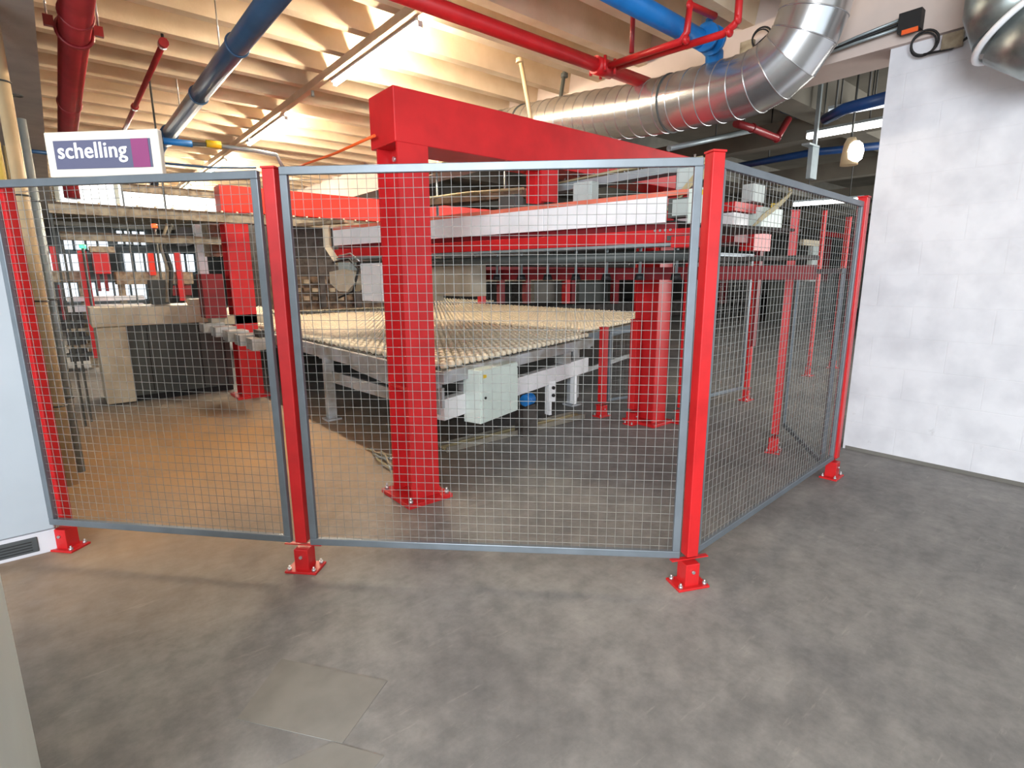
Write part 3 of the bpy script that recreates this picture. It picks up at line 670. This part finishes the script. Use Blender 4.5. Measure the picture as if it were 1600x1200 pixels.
# thin red sprinkler pipe
q0 = at_z(255, 68, 3.62)
sp_ = pipe_obj('sprinkler_pipe', 'thin dull red sprinkler pipe under the joists above the sign', [(q0.x, q0.y, 3.62), (q0.x, q0.y+6.5, 3.62)], .028, 'pipe_red', n=8)
for k in (0, 2.4, 5.4): MB().cyl((q0.x, q0.y+k-.04, 3.62), (q0.x, q0.y+k+.05, 3.62), .042, 10).build('fitting', 'pipe_red', sp_)
MB().cyl((q0.x, q0.y, 3.62), (q0.x, q0.y, 3.7), .012, 6).build('hanger', 'black', sp_)
# bright red pipe across
z2 = 3.3; qa = at_z(622, -6, z2); qb = at_z(945, 103, z2); y2 = (qa.y+qb.y)/2
rp2 = pipe_obj('sprinkler_pipe', 'bright red pipe crossing the ceiling toward the silver duct', [(1.2, y2, z2), (5.09, y2, z2)], .056, 'red')
jx = at_z(945, 103, z2).x
MB().cyl((jx-.09, y2, z2), (jx+.12, y2, z2), .072, 16).build('clamp_fitting', 'red', rp2)
for s in (-1, 1):
    for k in (-.05, .08): MB().cyl((jx+k, y2+s*.08, z2-.06), (jx+k, y2+s*.08, z2+.06), .014, 8).build('clamp_bolt', 'red', rp2)
for i, (pts, xo) in enumerate((([(948, 103), (1072, 62), (1078, 8), (1110, -10)], 0), ([(962, 104), (1140, 50), (1153, 30), (1150, -8)], 1))):
    X = jx+.02+.08*i
    P_ = [Vector((X, y2-.05, z2))]+[at_x(x, y, X) for x, y in pts[1:3]]
    last = at_x(*pts[3], X)
    if i == 0: last = P_[-1]+Vector((.35, 0, .02))
    pth = [P_[0], P_[1]-(P_[1]-P_[0]).normalized()*.05, P_[1]+(P_[2]-P_[1]).normalized()*.05, P_[2]]
    if i == 0: pth += [last]
    else: pth += [Vector((P_[2].x, P_[2].y, 3.72))]
    b_ = MB().tube(pth, .027, 10).build('branch', 'red', rp2)
    for q in (P_[1], P_[2]): 
        MB().ring(q, (0, 1, 0), .02, .018, 8, 6).build('elbow', 'red', b_)
q = at_x(987, 82, jx); MB().cyl((q.x, q.y, z2+.02), (q.x, q.y, 3.7), .02, 8).build('hanger_pipe', 'pipe_red', rp2)
# bright blue pipe
z3 = 3.42; qa = at_z(1000, 5, z3); qb = at_z(1105, 68, z3)
bb = pipe_obj('air_pipe', 'bright blue pipe with flanged valve crossing above the silver duct', [(qa.x-1.2, qa.y, z3), (qb.x, qb.y-(qb.y-qa.y)*.0, z3), (qb.x+.12, qb.y, z3-.05), (qb.x+.14, qb.y, z3-.35)], .075, 'blue')
for k in (-.14, -.03): MB().cyl((qb.x+k, qa.y, z3), (qb.x+k+.035, qa.y, z3), .11, 14).build('flange', 'blue', bb)
MB().cyl((qb.x-.09, qa.y, z3), (qb.x-.09, qa.y, z3+.14), .03, 10).build('valve_stem', 'blue', bb)
MB().cyl((qb.x+.13, qb.y, z3-.2), (qb.x+.13, qb.y, z3-.24), .12, 14).build('flange', 'blue', bb)

# silver duct
DX = 4.6
cen = [(700, 222), (870, 190), (1000, 172), (1100, 150), (1160, 136), (1200, 118), (1235, 88), (1260, 48), (1268, 5)]
P = [at_x(x, y, DX) for x, y in cen]
P[-1] = Vector((DX, P[-2].y-.07, P[-2].z+.28)); P.append(Vector((DX, P[-1].y-.0, max(3.99, P[-1].z+.1))))
def catmull(P, n=8):
    out = []
    for i in range(len(P)-1):
        p0, p1, p2, p3 = P[max(0, i-1)], P[i], P[i+1], P[min(len(P)-1, i+2)]
        for k in range(n):
            t = k/n; out.append(.5*((2*p1)+(p2-p0)*t+(2*p0-5*p1+4*p2-p3)*t*t+(3*p1-p0-3*p2+p3)*t*t*t))
    return out+[P[-1]]
cur = catmull(P, 16); acc = [0]
for i in range(1, len(cur)): acc.append(acc[-1]+(cur[i]-cur[i-1]).length)
def along(s):
    s = max(0, min(acc[-1], s))
    for i in range(1, len(cur)):
        if acc[i] >= s: t = (s-acc[i-1])/max(1e-9, acc[i]-acc[i-1]); return cur[i-1].lerp(cur[i], t)
    return cur[-1]
duct = root('ventilation_duct', 'big shiny silver spiral duct curving up into the ceiling beside the white wall', 'duct', P[0])
s = 0; DR = .245; step = .14; tot = acc[-1]
nseg = int(tot/step)
for i in range(nseg):
    a = along(i*tot/nseg); b = along((i+1)*tot/nseg)
    bend = i*tot/nseg > tot*.55
    ta_ = (along(i*tot/nseg+.02)-along(i*tot/nseg-.02)).normalized(); tb_ = (along((i+1)*tot/nseg+.02)-along((i+1)*tot/nseg-.02)).normalized()
    if i == nseg-1: tb_ = ta_
    mb = MB(); n_ = 40; rings = []
    for c_, t_ in ((a, ta_), (b, tb_)):
        v_ = Vector((1, 0, 0)); u_ = t_.cross(v_).normalized(); v_ = u_.cross(t_).normalized()
        rings += [c_+u_*math.cos(2*PI*k/n_)*DR+v_*math.sin(2*PI*k/n_)*DR for k in range(n_)]
    mb._add(rings, [(k, (k+1) % n_, n_+(k+1) % n_, n_+k) for k in range(n_)], True)
    mb.build('duct_segment', 'duct', duct)
    MB().ring(b, tb_, DR+.001, .005, 40, 4).build('seam', 'duct', duct)
for sfrac in (.30, .66):
    a = along(tot*sfrac); b = along(tot*sfrac+.01); MB().ring(a, b-a, DR+.004, .008, 40, 6).build('band', 'dark_panel', duct)
# weathered duct elbow in the top right corner
q = at_x(1557, 20, 4.45); DW = .235
d2 = root('ventilation_duct', 'weathered grey duct elbow hanging at the top right against the white wall', 'duct', q)
dx2 = 4.62; yq = at_x(1578, 40, dx2).y; zq = at_x(1560, 30, dx2).z
pts = [Vector((dx2, yq+.0, 3.99)), Vector((dx2, yq, zq+.05)), Vector((dx2, yq-.05, zq-.06)), Vector((dx2, yq-.17, zq-.16)), Vector((dx2, yq-.4, zq-.18)), Vector((dx2, yq-1.4, zq-.18))]
MB().tube(pts[:3], DW, 32).build('upper_pipe', 'duct_old', d2)
MB().tube(pts[2:], DW, 32).build('elbow', 'duct_old', d2)
MB().ring(pts[2], (pts[3]-pts[1]), DW+.01, .02, 32, 6).build('collar', 'white_metal', d2)
MB().ring(pts[4], (0, 1, 0), DW+.006, .014, 32, 6).build('collar', 'dark_panel', d2)
MB().box(dx2-.26, dx2-.235, yq-.05, yq+.06, zq+.12, zq+.22).build('label_plate', 'white_metal', d2)
# junction boxes with cable rings on the wall top and beam
for nm, (x, y, X) in enumerate(((1170, 75, 5.08), (1490, 65, 5.13))):
    q = at_x(x, y, X); r = root('junction_box', ('small olive junction box with a coiled cable above the silver duct', 'small olive junction box with a coiled cable on the white wall top')[nm], 'box', q)
    MB().box(X-.05, X, q.y-.06, q.y+.06, q.z-.05, q.z+.05).build('case', 'dusty', r, .004)
    c = q+Vector((-.05, -.14 if nm == 0 else .16, .03)); MB().ring(c, (1, .2, .1), .08, .008, 24, 6).build('coil', 'black', r)
    MB().ring(c+Vector((.005, .01, -.01)), (1, .1, .2), .075, .006, 24, 6).build('coil', 'black', r)
    MB().tube([c+Vector((0, 0, -.08)), q+Vector((-.02, 0, -.05)), q+Vector((-.02, -.3, .12))], .009, 6).build('lead', 'black', r)
q = at_x(1425, 45, 5.08); bc = root('beam_clamp', 'dark clamp with cables and orange tag on the beam above the white wall', 'clamp', q)
MB().box(q.x-.08, q.x, q.y-.07, q.y+.07, q.z-.03, q.z+.10).build('body', 'black', bc)
MB().box(q.x-.082, q.x-.07, q.y-.06, q.y+.04, q.z-.05, q.z-.02).build('tag', 'orange', bc)
for k in range(3): MB().tube([q+Vector((-.04, .0, .02+.03*k)), q+Vector((-.05, .35, .0+.02*k)), q+Vector((-.03, .9, -.04))], .012, 6).build('cable', ('galv', 'black', 'galv')[k], bc)

# grey tilted conduit drops near the gantry
for nm, (x0, y0, x1, y1, m) in enumerate(((812, 88, 830, 188, 'pipe_beige'), (882, 112, 873, 172, 'dark_panel'))):
    a = at_y(x0, y0, 4.6); b = at_y(x1, y1, 4.6); r = root('conduit', ('cream conduit drop under the joists left of the silver duct', 'short dark bracket rod above the start of the silver duct')[nm], 'conduit', a)
    MB().tube([(a.x, a.y, 3.7), a, b, b+(b-a).normalized()*.3], .022, 8).build('run', m, r)
    MB().cyl((a.x, a.y, 3.66), (a.x, a.y, 3.7), .04, 10).build('mount', m, r)

# fluorescent lights on a trunking
zx = 3.6; X_ = 2.54
tr = root('lighting_trunk', 'cream lighting trunk running back under the joists between the lamps', 'trunking', (X_, 4, zx))
MB().box(X_-.035, X_+.035, 2.3, 22, 3.62, 3.7).build('trunk', 'joist', tr)
for k in range(6): MB().cyl((X_+.01, 3.9+k*2.75, 3.56), (X_+.01, 3.9+k*2.75, 3.62), .02, 8).build('socket', 'galv', tr)
for k, (ya_, yb2) in enumerate(((4.35, 6.15), (7.85, 9.65), (11.2, 13.0), (14.6, 16.4))):
    f_ = root('fluorescent_lamp', ('nearest', 'second', 'third', 'farthest')[k]+' lit fluorescent tube under the ceiling trunk', 'lamp', (X_+.09, ya_, zx), 'fluorescent tubes')
    MB().cyl((X_+.085, ya_, 3.585), (X_+.085, yb2, 3.585), .019, 10).build('tube', 'tube', f_)
    MB().box(X_+.036, X_+.062, ya_-.02, yb2+.02, 3.60, 3.65).build('batten', 'white_metal', f_)
    for yy in (ya_-.015, yb2+.015): MB().box(X_+.06, X_+.10, yy-.01, yy+.01, 3.565, 3.61).build('holder', 'white_metal', f_)

# orange hose from the gantry top
a = at_y(585, 212, 3.2); b = at_y(478, 256, 4.6)
MBo = MB().tube([a, a.lerp(b, .5)+Vector((0, 0, -.01)), b, b+(b-a)*.3], .009, 8).build('air_hose', 'orange'); tag(MBo, 'thin orange hose stretched from the gantry top down to the left', 'hose')
# blue and yellow service line under the ceiling behind the sign
sv = root('service_line', 'thin blue and grey service line with yellow valve behind the sign', 'pipe', at_y(262, 222, 8))
MB().tube([at_y(40, 235, 8), at_y(80, 240, 8), at_y(255, 222, 8)], .022, 8).build('blue_run', 'blue_dark', sv)
MB().tube([at_y(255, 220, 8), at_y(300, 225, 8)], .04, 10).build('valve_body', 'blue', sv)
MB().tube([at_y(300, 225, 8), at_y(322, 226, 8)], .025, 8).build('union', 'dark_panel', sv)
MB().tube([at_y(322, 224, 8), at_y(345, 227, 8)], .045, 8).build('yellow_valve', 'yellow', sv)
MB().tube([at_y(345, 228, 8), at_y(395, 235, 8), at_y(432, 242, 8), at_y(442, 262, 8)], .026, 8).build('grey_run', 'galv', sv)
MB().tube([at_y(255, 255, 8), at_y(330, 262, 8), at_y(400, 262, 8)], .014, 6).build('lower_run', 'blue_dark', sv)
MB().cyl(at_y(42, 235, 8), at_y(30, 234, 8), .05, 10).build('knob', 'black', sv)

# ================================================================== LEFT SERVICES (vertical)
Yc = 5.0
def vert(x, y, Y): return at_y(x, y, Y).x
def vpipe(px, py, Y, r, m, label, z0=0, z1=3.2, name='vertical_pipe', cat='pipe'):
    X = vert(px, py, Y); o = root(name, label, cat, (X, Y, z0)); MB().cyl((X, Y, z0), (X, Y, z1), r, 12).build('run', m, o)
    for z in (.6, 1.35, 2.05, 2.75): MB().ring((X, Y, z), (0, 0, 1), r+.002, .006, 16, 5).build('strap', 'dark_panel', o)
    return o
vpipe(40, 337, Yc, .04, 'pipe_beige', 'thick beige vertical pipe behind the left fence panel')
vpipe(12, 337, Yc-.2, .028, 'cable_yellow', 'yellowish vertical conduit next to the leftmost red fence post')
vpipe(58, 337, Yc+.3, .03, 'galv', 'grey vertical conduit right of the thick beige pipe', 0, 2.6)
tx = vert(2, 250, Yc+.1)
ty = root('cable_tray', 'perforated galvanised vertical cable tray at the left picture edge', 'cable tray', (tx, Yc+.1, 0))
MB().box(tx-.14, tx+.0, Yc+.12, Yc+.13, 0, 3.2).build('tray', 'galv', ty)
for xx in (tx-.14, tx): MB().box(xx-.004, xx+.004, Yc+.06, Yc+.13, 0, 3.2).build('tray_side', 'galv', ty)
hb = MB()
for k in range(36): hb.box(tx-.10, tx-.04, Yc+.117, Yc+.12, .3+k*.08, .33+k*.08)
tag(hb.build('perforation', 'vent', ty), kind='stuff')
tx = vert(28, 400, Yc+.25)
MB_ = root('cable_bundle', 'vertical bundle of dusty brown and beige cables behind the left red post', 'cable', (tx, Yc+.2, 0))
for k in range(7):
    X = tx-.06+.022*k; pts = [Vector((X+.006*math.sin(z*1.3+k), Yc+.25+.01*(k % 2), z*.2)) for z in range(0, 13)]
    MB().tube(pts, .009+.002*(k % 3), 6).build('cable', ('cable', 'dusty', 'brown_machine', 'cable_yellow')[k % 4], MB_)
q = at_z(108, 660)
MBc = MB().tube([q+Vector((0, 0, .04)), q+Vector((.05, 0, .16)), q+Vector((.02, 0, .26)), q+Vector((-.04, 0, .18)), q+Vector((.03, 0, .05))], .012, 8).build('cable_coil', 'black'); tag(MBc, 'black coil of cable near the floor behind the left fence panel', 'cable')

# ================================================================== BEIGE HOUSING behind the left panel
Yb = 7.9
bh = root('machine_housing', 'beige L-shaped machine housing with dark grey infill behind the left fence panel', 'machine', (.5, Yb, 0))
xl = at_y(160, 560, Yb).x; xrr = at_y(342, 490, Yb).x; zt = at_y(250, 478, Yb).z; zm = at_y(250, 507, Yb).z
xl2 = at_y(204, 560, Yb).x
MB().box(xl-.05, xrr, Yb, Yb+.7, zm, zt).build('top_cover', 'beige', bh, .01)
MB().box(xl-.02, xl2, Yb, Yb+.7, 0.02, zm-.005).build('side_cover', 'beige', bh, .01)
MB().box(xl2, xrr+.1, Yb+.05, Yb+.65, .08, zm-.005).build('infill_panel', 'dark_panel', bh)
for k in range(5): MB().box(xl2+.2+.28*k, xl2+.21+.28*k, Yb+.04, Yb+.05, .1, zm-.03).build('panel_seam', 'black', bh)
MB().box(xl2, xrr+.1, Yb+.1, Yb+.6, 0, .08).build('plinth', 'black', bh)
cx0 = at_y(312, 400, Yb).x; cx1 = at_y(326, 400, Yb).x
MB().box(cx0, cx1, Yb+.1, Yb+.25, zt, at_y(318, 350, Yb).z).build('upright', 'white_metal', bh, .004)
MB().box(at_y(298, 470, Yb).x, cx1+.05, Yb+.05, Yb+.3, zt, zt+.07).build('foot_block', 'beige', bh, .004)
# pinkish brown cabinet behind column
yrect_ = lambda x0, y0, x1, y1, Y, dep, name, m, parent: ybox(x0, y0, x1, y1, Y, dep).build(name, m, parent)
t_ = root('terminal_box', 'brownish pink box mounted between the white upright and the second gantry column', 'box', at_y(336, 375, 7.6))
yrect_(325, 349, 349, 400, 7.7, .3, 'case', 'dusty', t_); yrect_(327, 352, 347, 397, 7.69, .01, 'cover', 'brown_machine', t_)
t_['label'] = 'brown box mounted between the white upright and the second gantry column'
# toothed infeed (pale fingers) to the right of the housing
fg = root('finger_table', 'row of pale stepped support fingers right of the beige housing', 'machine', at_y(380, 515, 6.9))
for k in range(5):
    ybox(318+k*19, 505+k*6, 352+k*19, 519+k*7, 7.2-k*.28, .26).build('finger', 'pale_machine', fg, .003)
ybox(330, 492, 415, 506, 7.3, .2).build('cover', 'beige', fg)
ybox(405, 516, 425, 545, 6.2, .2).build('support', 'dark_machine', fg)

# rails and frames at the left
def rail_x(px0, py0, px1, py1, Y, th, m, name, label, studs=0, cat='rail'):
    a = at_y(px0, py0, Y); b = at_y(px1, py1, Y); z = (a.z+b.z)/2; r = root(name, label, cat, (a.x, Y, z))
    MB().box(a.x, b.x, Y, Y+.09, z-th/2, z+th/2).build('beam', m, r)
    MB().box(a.x, b.x, Y-.01, Y+.10, z+th/2, z+th/2+.02).build('cap', 'brown_machine', r)
    MB().box(a.x+.0, a.x+.02, Y+.05, Y+.07, 0, z-th/2).build('support_post', 'dark_panel', r)
    for k in range(studs):
        x = a.x+(b.x-a.x)*(k+.5)/studs; MB().cyl((x, Y+.03, z+th/2), (x, Y+.03, z+th/2+.04), .012, 6).build('stud', 'roller', r)
    return r
rail_x(78, 340, 600, 345, 6.9, .085, 'dusty', 'guide_rail', 'long dusty beige guide rail with studs, upper of the two behind the left panel', 22)
rail_x(95, 374, 345, 374, 7.1, .06, 'dusty', 'guide_rail', 'shorter dusty guide rail, lower of the two behind the left panel', 0)
rail_x(190, 297, 345, 302, 9.2, .08, 'dusty', 'guide_rail', 'high beige rail close under the ceiling behind the sign', 0)
hq = at_y(262, 350, 7.4); MBh = None
cvp = root('hose_bundle', 'dark hanging hose bundle in front of the grey box behind the left panel', 'hose', at_y(255, 400, 7.0))
for k in range(3): MB().tube([at_y(262+k*3, 350, 7.4), at_y(252+k*2, 385, 7.4), at_y(262+k*3, 420, 7.4), at_y(262+k*2, 472, 7.4)], .022, 8).build('hose', ('dusty', 'black', 'dark_panel')[k], cvp)
MB().cyl(hq, (hq.x, hq.y, 4.0), .01, 6).build('hanger_rod', 'dark_panel', cvp)
gb = root('terminal_box', 'dark grey terminal box standing on the beige housing', 'box', at_y(250, 475, 8.0))
ybox(236, 437, 264, 476, 8.05, .25).build('case', 'dark_panel', gb, .006); ybox(238, 440, 262, 473, 8.04, .01).build('cover', 'dark_panel', gb)
# far feeding machine at the left: red posts, motor unit, brown beams
fm = root('feeding_machine', 'distant red and brown feeding machine seen through the left mesh panel', 'machine', at_y(200, 500, 11))
Yf = 11.5
ybox(68, 423, 136, 441, Yf, .5).build('beam', 'dusty', fm); ybox(182, 425, 302, 444, Yf, .5).build('beam', 'dusty', fm)
ybox(134, 392, 148, 560, Yf-.3, .12).build('red_post', 'red', fm); ybox(232, 395, 242, 430, Yf-.1, .1).build('red_post', 'orange_red', fm); ybox(277, 395, 286, 470, Yf-.1, .1).build('red_post', 'red', fm)
ybox(80, 385, 92, 425, Yf+.2, .1).build('red_post', 'red', fm)
mu = ybox(146, 395, 172, 428, Yf-.5, .3).build('motor_unit', 'red', fm, .01)
for x in (152, 164): ybox(x, 428, x+5, 455, Yf-.45, .1).build('leg', 'dark_red', mu)
ybox(140, 385, 180, 394, Yf-.4, .3).build('motor_cover', 'dusty', fm)
ybox(104, 463, 226, 470, Yf-.1, .25).build('white_roll', 'white_metal', fm); ybox(104, 476, 226, 486, Yf-.1, .25).build('white_roll', 'white_metal', fm)
ybox(104, 489, 134, 565, Yf-.1, .5).build('body', 'dark_machine', fm); ybox(78, 445, 90, 560, Yf-.3, .1).build('frame_post', 'galv', fm); ybox(94, 445, 99, 500, Yf-.3, .1).build('frame_post', 'dark_red', fm)
ybox(240, 446, 300, 462, Yf, .4).build('cross_piece', 'dark_red', fm)
for x in (74, 128, 190, 292):
    q = at_y(x, 440, Yf); MB().box(q.x-.05, q.x+.05, Yf+.1, Yf+.2, 0, q.z).build('leg', 'dusty', fm)
for k in range(5): ybox(104, 500+k*13, 150, 505+k*13, Yf-.2, .2).build('stacked_bar', ('dark_panel', 'dusty')[k % 2], fm)
for nm, (x, y, m, lb) in enumerate(((129, 385, 'green_lamp', 'small green signal lamp on the distant feeding machine'), (241, 353, 'red_lamp', 'small red signal lamp above the lower guide rail'))):
    q = at_y(x, y, Yf-.6); s_ = root('signal_lamp', lb, 'lamp', q); MB().cyl(q-Z*.03, q+Z*.03, .045, 12).build('lens', m, s_); MB().cyl((q.x, q.y, 0), q-Z*.03, .02, 8).build('stem', 'dark_panel', s_)

# beam saw body behind the roller table at the left
bs = root('beam_saw', 'dusty dark beam saw body with rows of pressure rollers behind the roller table', 'machine', at_y(520, 480, 9.9))
Ys = 9.8
ybox(440, 432, 640, 482, Ys, 1.0).build('body', 'brown_machine', bs); ybox(440, 405, 640, 432, Ys+.3, .7).build('pressure_beam', 'dark_machine', bs)
ybox(446, 330, 600, 352, Ys+.2, .5).build('upper_cover', 'dark_red', bs); ybox(440, 352, 610, 404, Ys+.7, .3).build('back_plate', 'dark_machine', bs)
for j in range(3):
    for i in range(14):
        q = at_y(450+i*13.5, 440+j*13, Ys); MB().box(q.x-.05, q.x+.05, Ys-.07, Ys, q.z-.035, q.z+.035).build('pressure_roller', ('dusty', 'brown_machine')[(i+j) % 2], bs)
for x in (445, 500, 555, 610): ybox(x, 404, x+8, 480, Ys-.1, .1).build('rib', 'dark_machine', bs)
# dark red racking behind the bridge at right
rk = root('press_frame', 'dark red press frame with upright posts far behind the roller tables', 'machine', at_y(880, 470, 8.6))
for Yr, x0, x1 in ((10.2, 690, 1135),):
    ybox(x0, 418, x1, 434, Yr, .3).build('beam', 'dark_red', rk)
    ybox(x0, 434, x1, 438, Yr, .35).build('flange', 'dusty', rk)
    for x in (752, 782, 822, 884, 893, 960, 1095, 1130): ybox(x, 436, x+7, 474, Yr-.02, .15).build('post', 'red' if x in (752, 884) else 'dark_red', rk)
    ybox(x0, 474, x1+100, 500, Yr+.3, .3).build('lower_cover', 'dark_machine', rk)
    ybox(x0, 398, x1, 417, Yr+.4, .3).build('rear_beam', 'dark_machine', rk)
    ybox(835, 440, 880, 472, Yr+.4, .2).build('panel', 'hall_wall', rk); ybox(905, 440, 950, 472, Yr+.4, .2).build('panel', 'dark_panel', rk)
    for i in range(9): q = at_y(772+i*35, 413, Yr); MB().cyl((q.x, Yr-.02, q.z-.04), (q.x, Yr-.02, q.z+.06), .03, 8).build('fitting', 'bolt', rk)
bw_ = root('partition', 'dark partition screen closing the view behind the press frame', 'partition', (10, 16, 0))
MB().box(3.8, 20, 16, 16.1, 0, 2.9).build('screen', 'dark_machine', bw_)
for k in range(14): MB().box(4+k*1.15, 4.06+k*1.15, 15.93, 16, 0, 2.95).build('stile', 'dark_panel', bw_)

# ================================================================== FAR HALL items right
hs = root('high_bay_lamp', 'lit high bay lamp hanging in the dark hall left of the white wall', 'lamp', at_y(1325, 235, 3.2))
q = at_y(1328, 240, 2.4)
q = CAM+(q-CAM)*1.0
MB().tube([q+Z*.16, q+Z*.10, q-Z*.02, q-Z*.12], .1, 20, True, [.04, .065, .08, .085]).build('reflector', 'pipe_beige', hs)
MB().tube([q+Z*.10-CF*.06+CR*.02, q+Z*.07-CF*.06+CR*.02, q+Z*.0-CF*.06+CR*.02, q-Z*.08-CF*.06+CR*.02, q-Z*.11-CF*.06+CR*.02], .1, 20, True, [.03, .062, .08, .07, .035]).build('globe', 'lamp', hs)
MB().cyl(q+Z*.15, (q.x, q.y, 3.93), .012, 8).build('stem', 'dark_panel', hs)
def at_px_z(x, y, z): return at_z(x, y, z)
for k, (x0, y0, x1, y1, z) in enumerate(((1262, 214, 1384, 192, 3.85), (1295, 178, 1384, 162, 3.6), (1240, 320, 1350, 312, 3.0))):
    zk = (3.2, 3.24, 2.75)[k]; a = at_z(x0, y0, zk); b = at_z(x1, y1, zk)
    r = root('strip_lamp', ('long lit strip lamp behind the high bay lamp', 'short lit strip lamp above the high bay lamp', 'low far strip lamp glimpsed over the side mesh panel')[k], 'lamp', a)
    MB().bar(a, b, .08, .05).build('tube', 'lamp' if k != 1 else 'window', r); MB().bar(a+Z*.05, b+Z*.05, .12, .03).build('housing', 'galv', r)
    for u in (.2, .8): qq = a.lerp(b, u); MB().cyl(qq+Z*.05, (qq.x, qq.y, 3.93), .008, 6).build('rod', 'dark_panel', r)
# far blue and red pipes
def ypipe(pts, Y, r, m, label, cat='pipe', name='air_pipe'):
    P_ = [at_y(x, y, Y) for x, y in pts]; o = root(name, label, cat, P_[0]); MB().tube(P_, r, 14).build('run', m, o); 
    for q in P_[1:-1]: MB().ring(q, (1, 0, 0), r, .012, 14, 5).build('collar', m, o)
    q = P_[0].lerp(P_[1], .5); MB().cyl(q, (q.x, q.y, 3.93), .008, 6).build('hanger_rod', 'dark_panel', o)
    return o
def zpipe(pts, z, r, m, label):
    P_ = [at_z(x, y, z) for x, y in pts]; o = root('air_pipe', label, 'pipe', P_[0]); MB().tube(P_, r, 14).build('run', m, o)
    for q in (P_[0].lerp(P_[1], .5), P_[-1].lerp(P_[-2], .5)): MB().cyl(q, (q.x, q.y, 3.93), .01, 6).build('hanger_rod', 'dark_panel', o)
ypipe([(1225, 168), (1248, 176), (1290, 192)], 3.4, .062, 'blue_dark', 'dark blue pipe stub below the bend of the silver duct')
zpipe([(1290, 186), (1320, 170), (1394, 150)], 3.1, .055, 'blue_far', 'deep blue pipe in the dark hall behind the white wall edge')
ypipe([(1150, 193), (1175, 200), (1214, 216), (1232, 186)], 3.2, .04, 'pipe_red', 'dull red pipe hooking up beneath the silver duct', name='sprinkler_pipe')
ypipe([(1045, 232), (1180, 203), (1160, 205)][:2], 3.6, .03, 'galv', 'thin grey conduit beneath the silver duct', name='conduit')
zpipe([(1140, 262), (1270, 238), (1390, 226)], 3.2, .05, 'blue_far', 'thin blue pipe crossing the dark hall behind the high bay lamp')
for k, (x0, y0, x1, y1, Y, m) in enumerate(((1230, 200, 1240, 226, 4.2, 'pipe_beige'), (1268, 228, 1278, 280, 2.9, 'galv'))):
    b_ = ybox(x0, y0, x1, y1, Y, .05); z_t = 3.93; o = root('drop_post', ('cream drop post below the dark blue pipe stub', 'pale grey drop post left of the high bay lamp')[k], 'post', at_y(x0, y0, Y))
    b_.build('bar', m, o); ybox(x0-3, y0-3, x1+3, y0, Y-.02, .09).build('head_plate', m, o); q = at_y((x0+x1)/2, y0, Y+.02); MB().box(q.x-.02, q.x+.02, q.y-.02, q.y+.02, q.z, 3.93).build('hanger_rod', m, o)
# cross braced grey truss in the hall
tt = root('roof_truss', 'grey braced truss in the dark hall over the side fence panel', 'truss', at_y(1300, 280, 9))
Yt = 9.0
ybox(1180, 240, 1395, 262, Yt, .3).build('upper_chord', 'grey_beam', tt); ybox(1240, 286, 1395, 291, Yt, .1).build('lower_chord', 'grey_beam', tt)
for k in range(5):
    a = at_y(1265+k*28, 264, Yt); b = at_y(1290+k*28, 290, Yt); MB().bar(a, b, .06, .08).build('brace', 'grey_beam', tt)
ybox(1270, 300, 1395, 304, Yt+.5, .1).build('tie', 'brown_machine', tt)
# distant items behind side panel
dm = root('distant_machine', 'grey distant machine with pale upright seen through the side mesh panel', 'machine', at_y(1290, 480, 6))
ybox(1268, 385, 1282, 440, 5.5, .1).build('pale_upright', 'grey_box', dm); ybox(1225, 440, 1330, 590, 7.5, .6).build('body', 'dark_panel', dm)
ybox(1256, 375, 1280, 384, 5.6, .1).build('beige_box', 'beige', dm)
dr = root('portal_frame', 'thin distant red portal frame seen through the side mesh panel near the white wall', 'frame', at_y(1300, 470, 8))
ybox(1288, 364, 1328, 371, 8, .15).build('lintel', 'red', dr); ybox(1284, 371, 1290, 575, 8, .1).build('post', 'dark_red', dr); ybox(1322, 371, 1328, 540, 8, .1).build('post', 'dark_red', dr)
du = root('locker', 'narrow cream locker far behind the side fence panel', 'locker', at_y(1340, 400, 9)); ybox(1330, 376, 1345, 520, 9, .3).build('case', 'beige', du); ybox(1324, 410, 1331, 420, 8.95, .05).build('yellow_tag', 'yellow', du)

# far windows
def window(n, x0, y0, x1, y1, Y, cols=4):
    a = at_y(x0, (y0+y1)/2, Y).x; b = at_y(x1, (y0+y1)/2, Y).x; z1 = at_y((x0+x1)/2, y0, Y).z; z0 = at_y((x0+x1)/2, y1, Y).z; z1 = min(z1, 3.9)
    f = struct(MB().box(a, b, Y, Y+.05, z0, z1).build('window_%d' % n, 'window'))
    for k in range(cols+1): x = a+(b-a)*k/cols; MB().box(x-.05, x+.05, Y-.06, Y, z0, z1).build('mullion', 'galv', f)
    for z in (z0, z1): MB().box(a, b, Y-.06, Y, z-.05, z+.05).build('window_frame', 'galv', f)
    return f
window(1, 180, 346, 228, 384, 33.9, 4); window(2, 192, 395, 320, 426, 33.9, 8); window(3, 95, 440, 230, 470, 33.8, 5); window(4, 74, 395, 128, 425, 33.8, 3)
window(5, 95, 365, 170, 392, 33.8, 4); window(6, 1300, 395, 1360, 408, 33.8, 6)

f7 = struct(MB().box(at_y(92, 320, 16).x, at_y(1000, 300, 16).x, 16.2, 16.25, at_y(250, 341, 16).z, 3.68).build('window_7', 'window'))
for k in range(14): x = at_y(92, 320, 16).x+k*1.1; MB().box(x-.04, x+.04, 16.15, 16.2, at_y(250, 341, 16).z, 3.68).build('mullion', 'galv', f7)
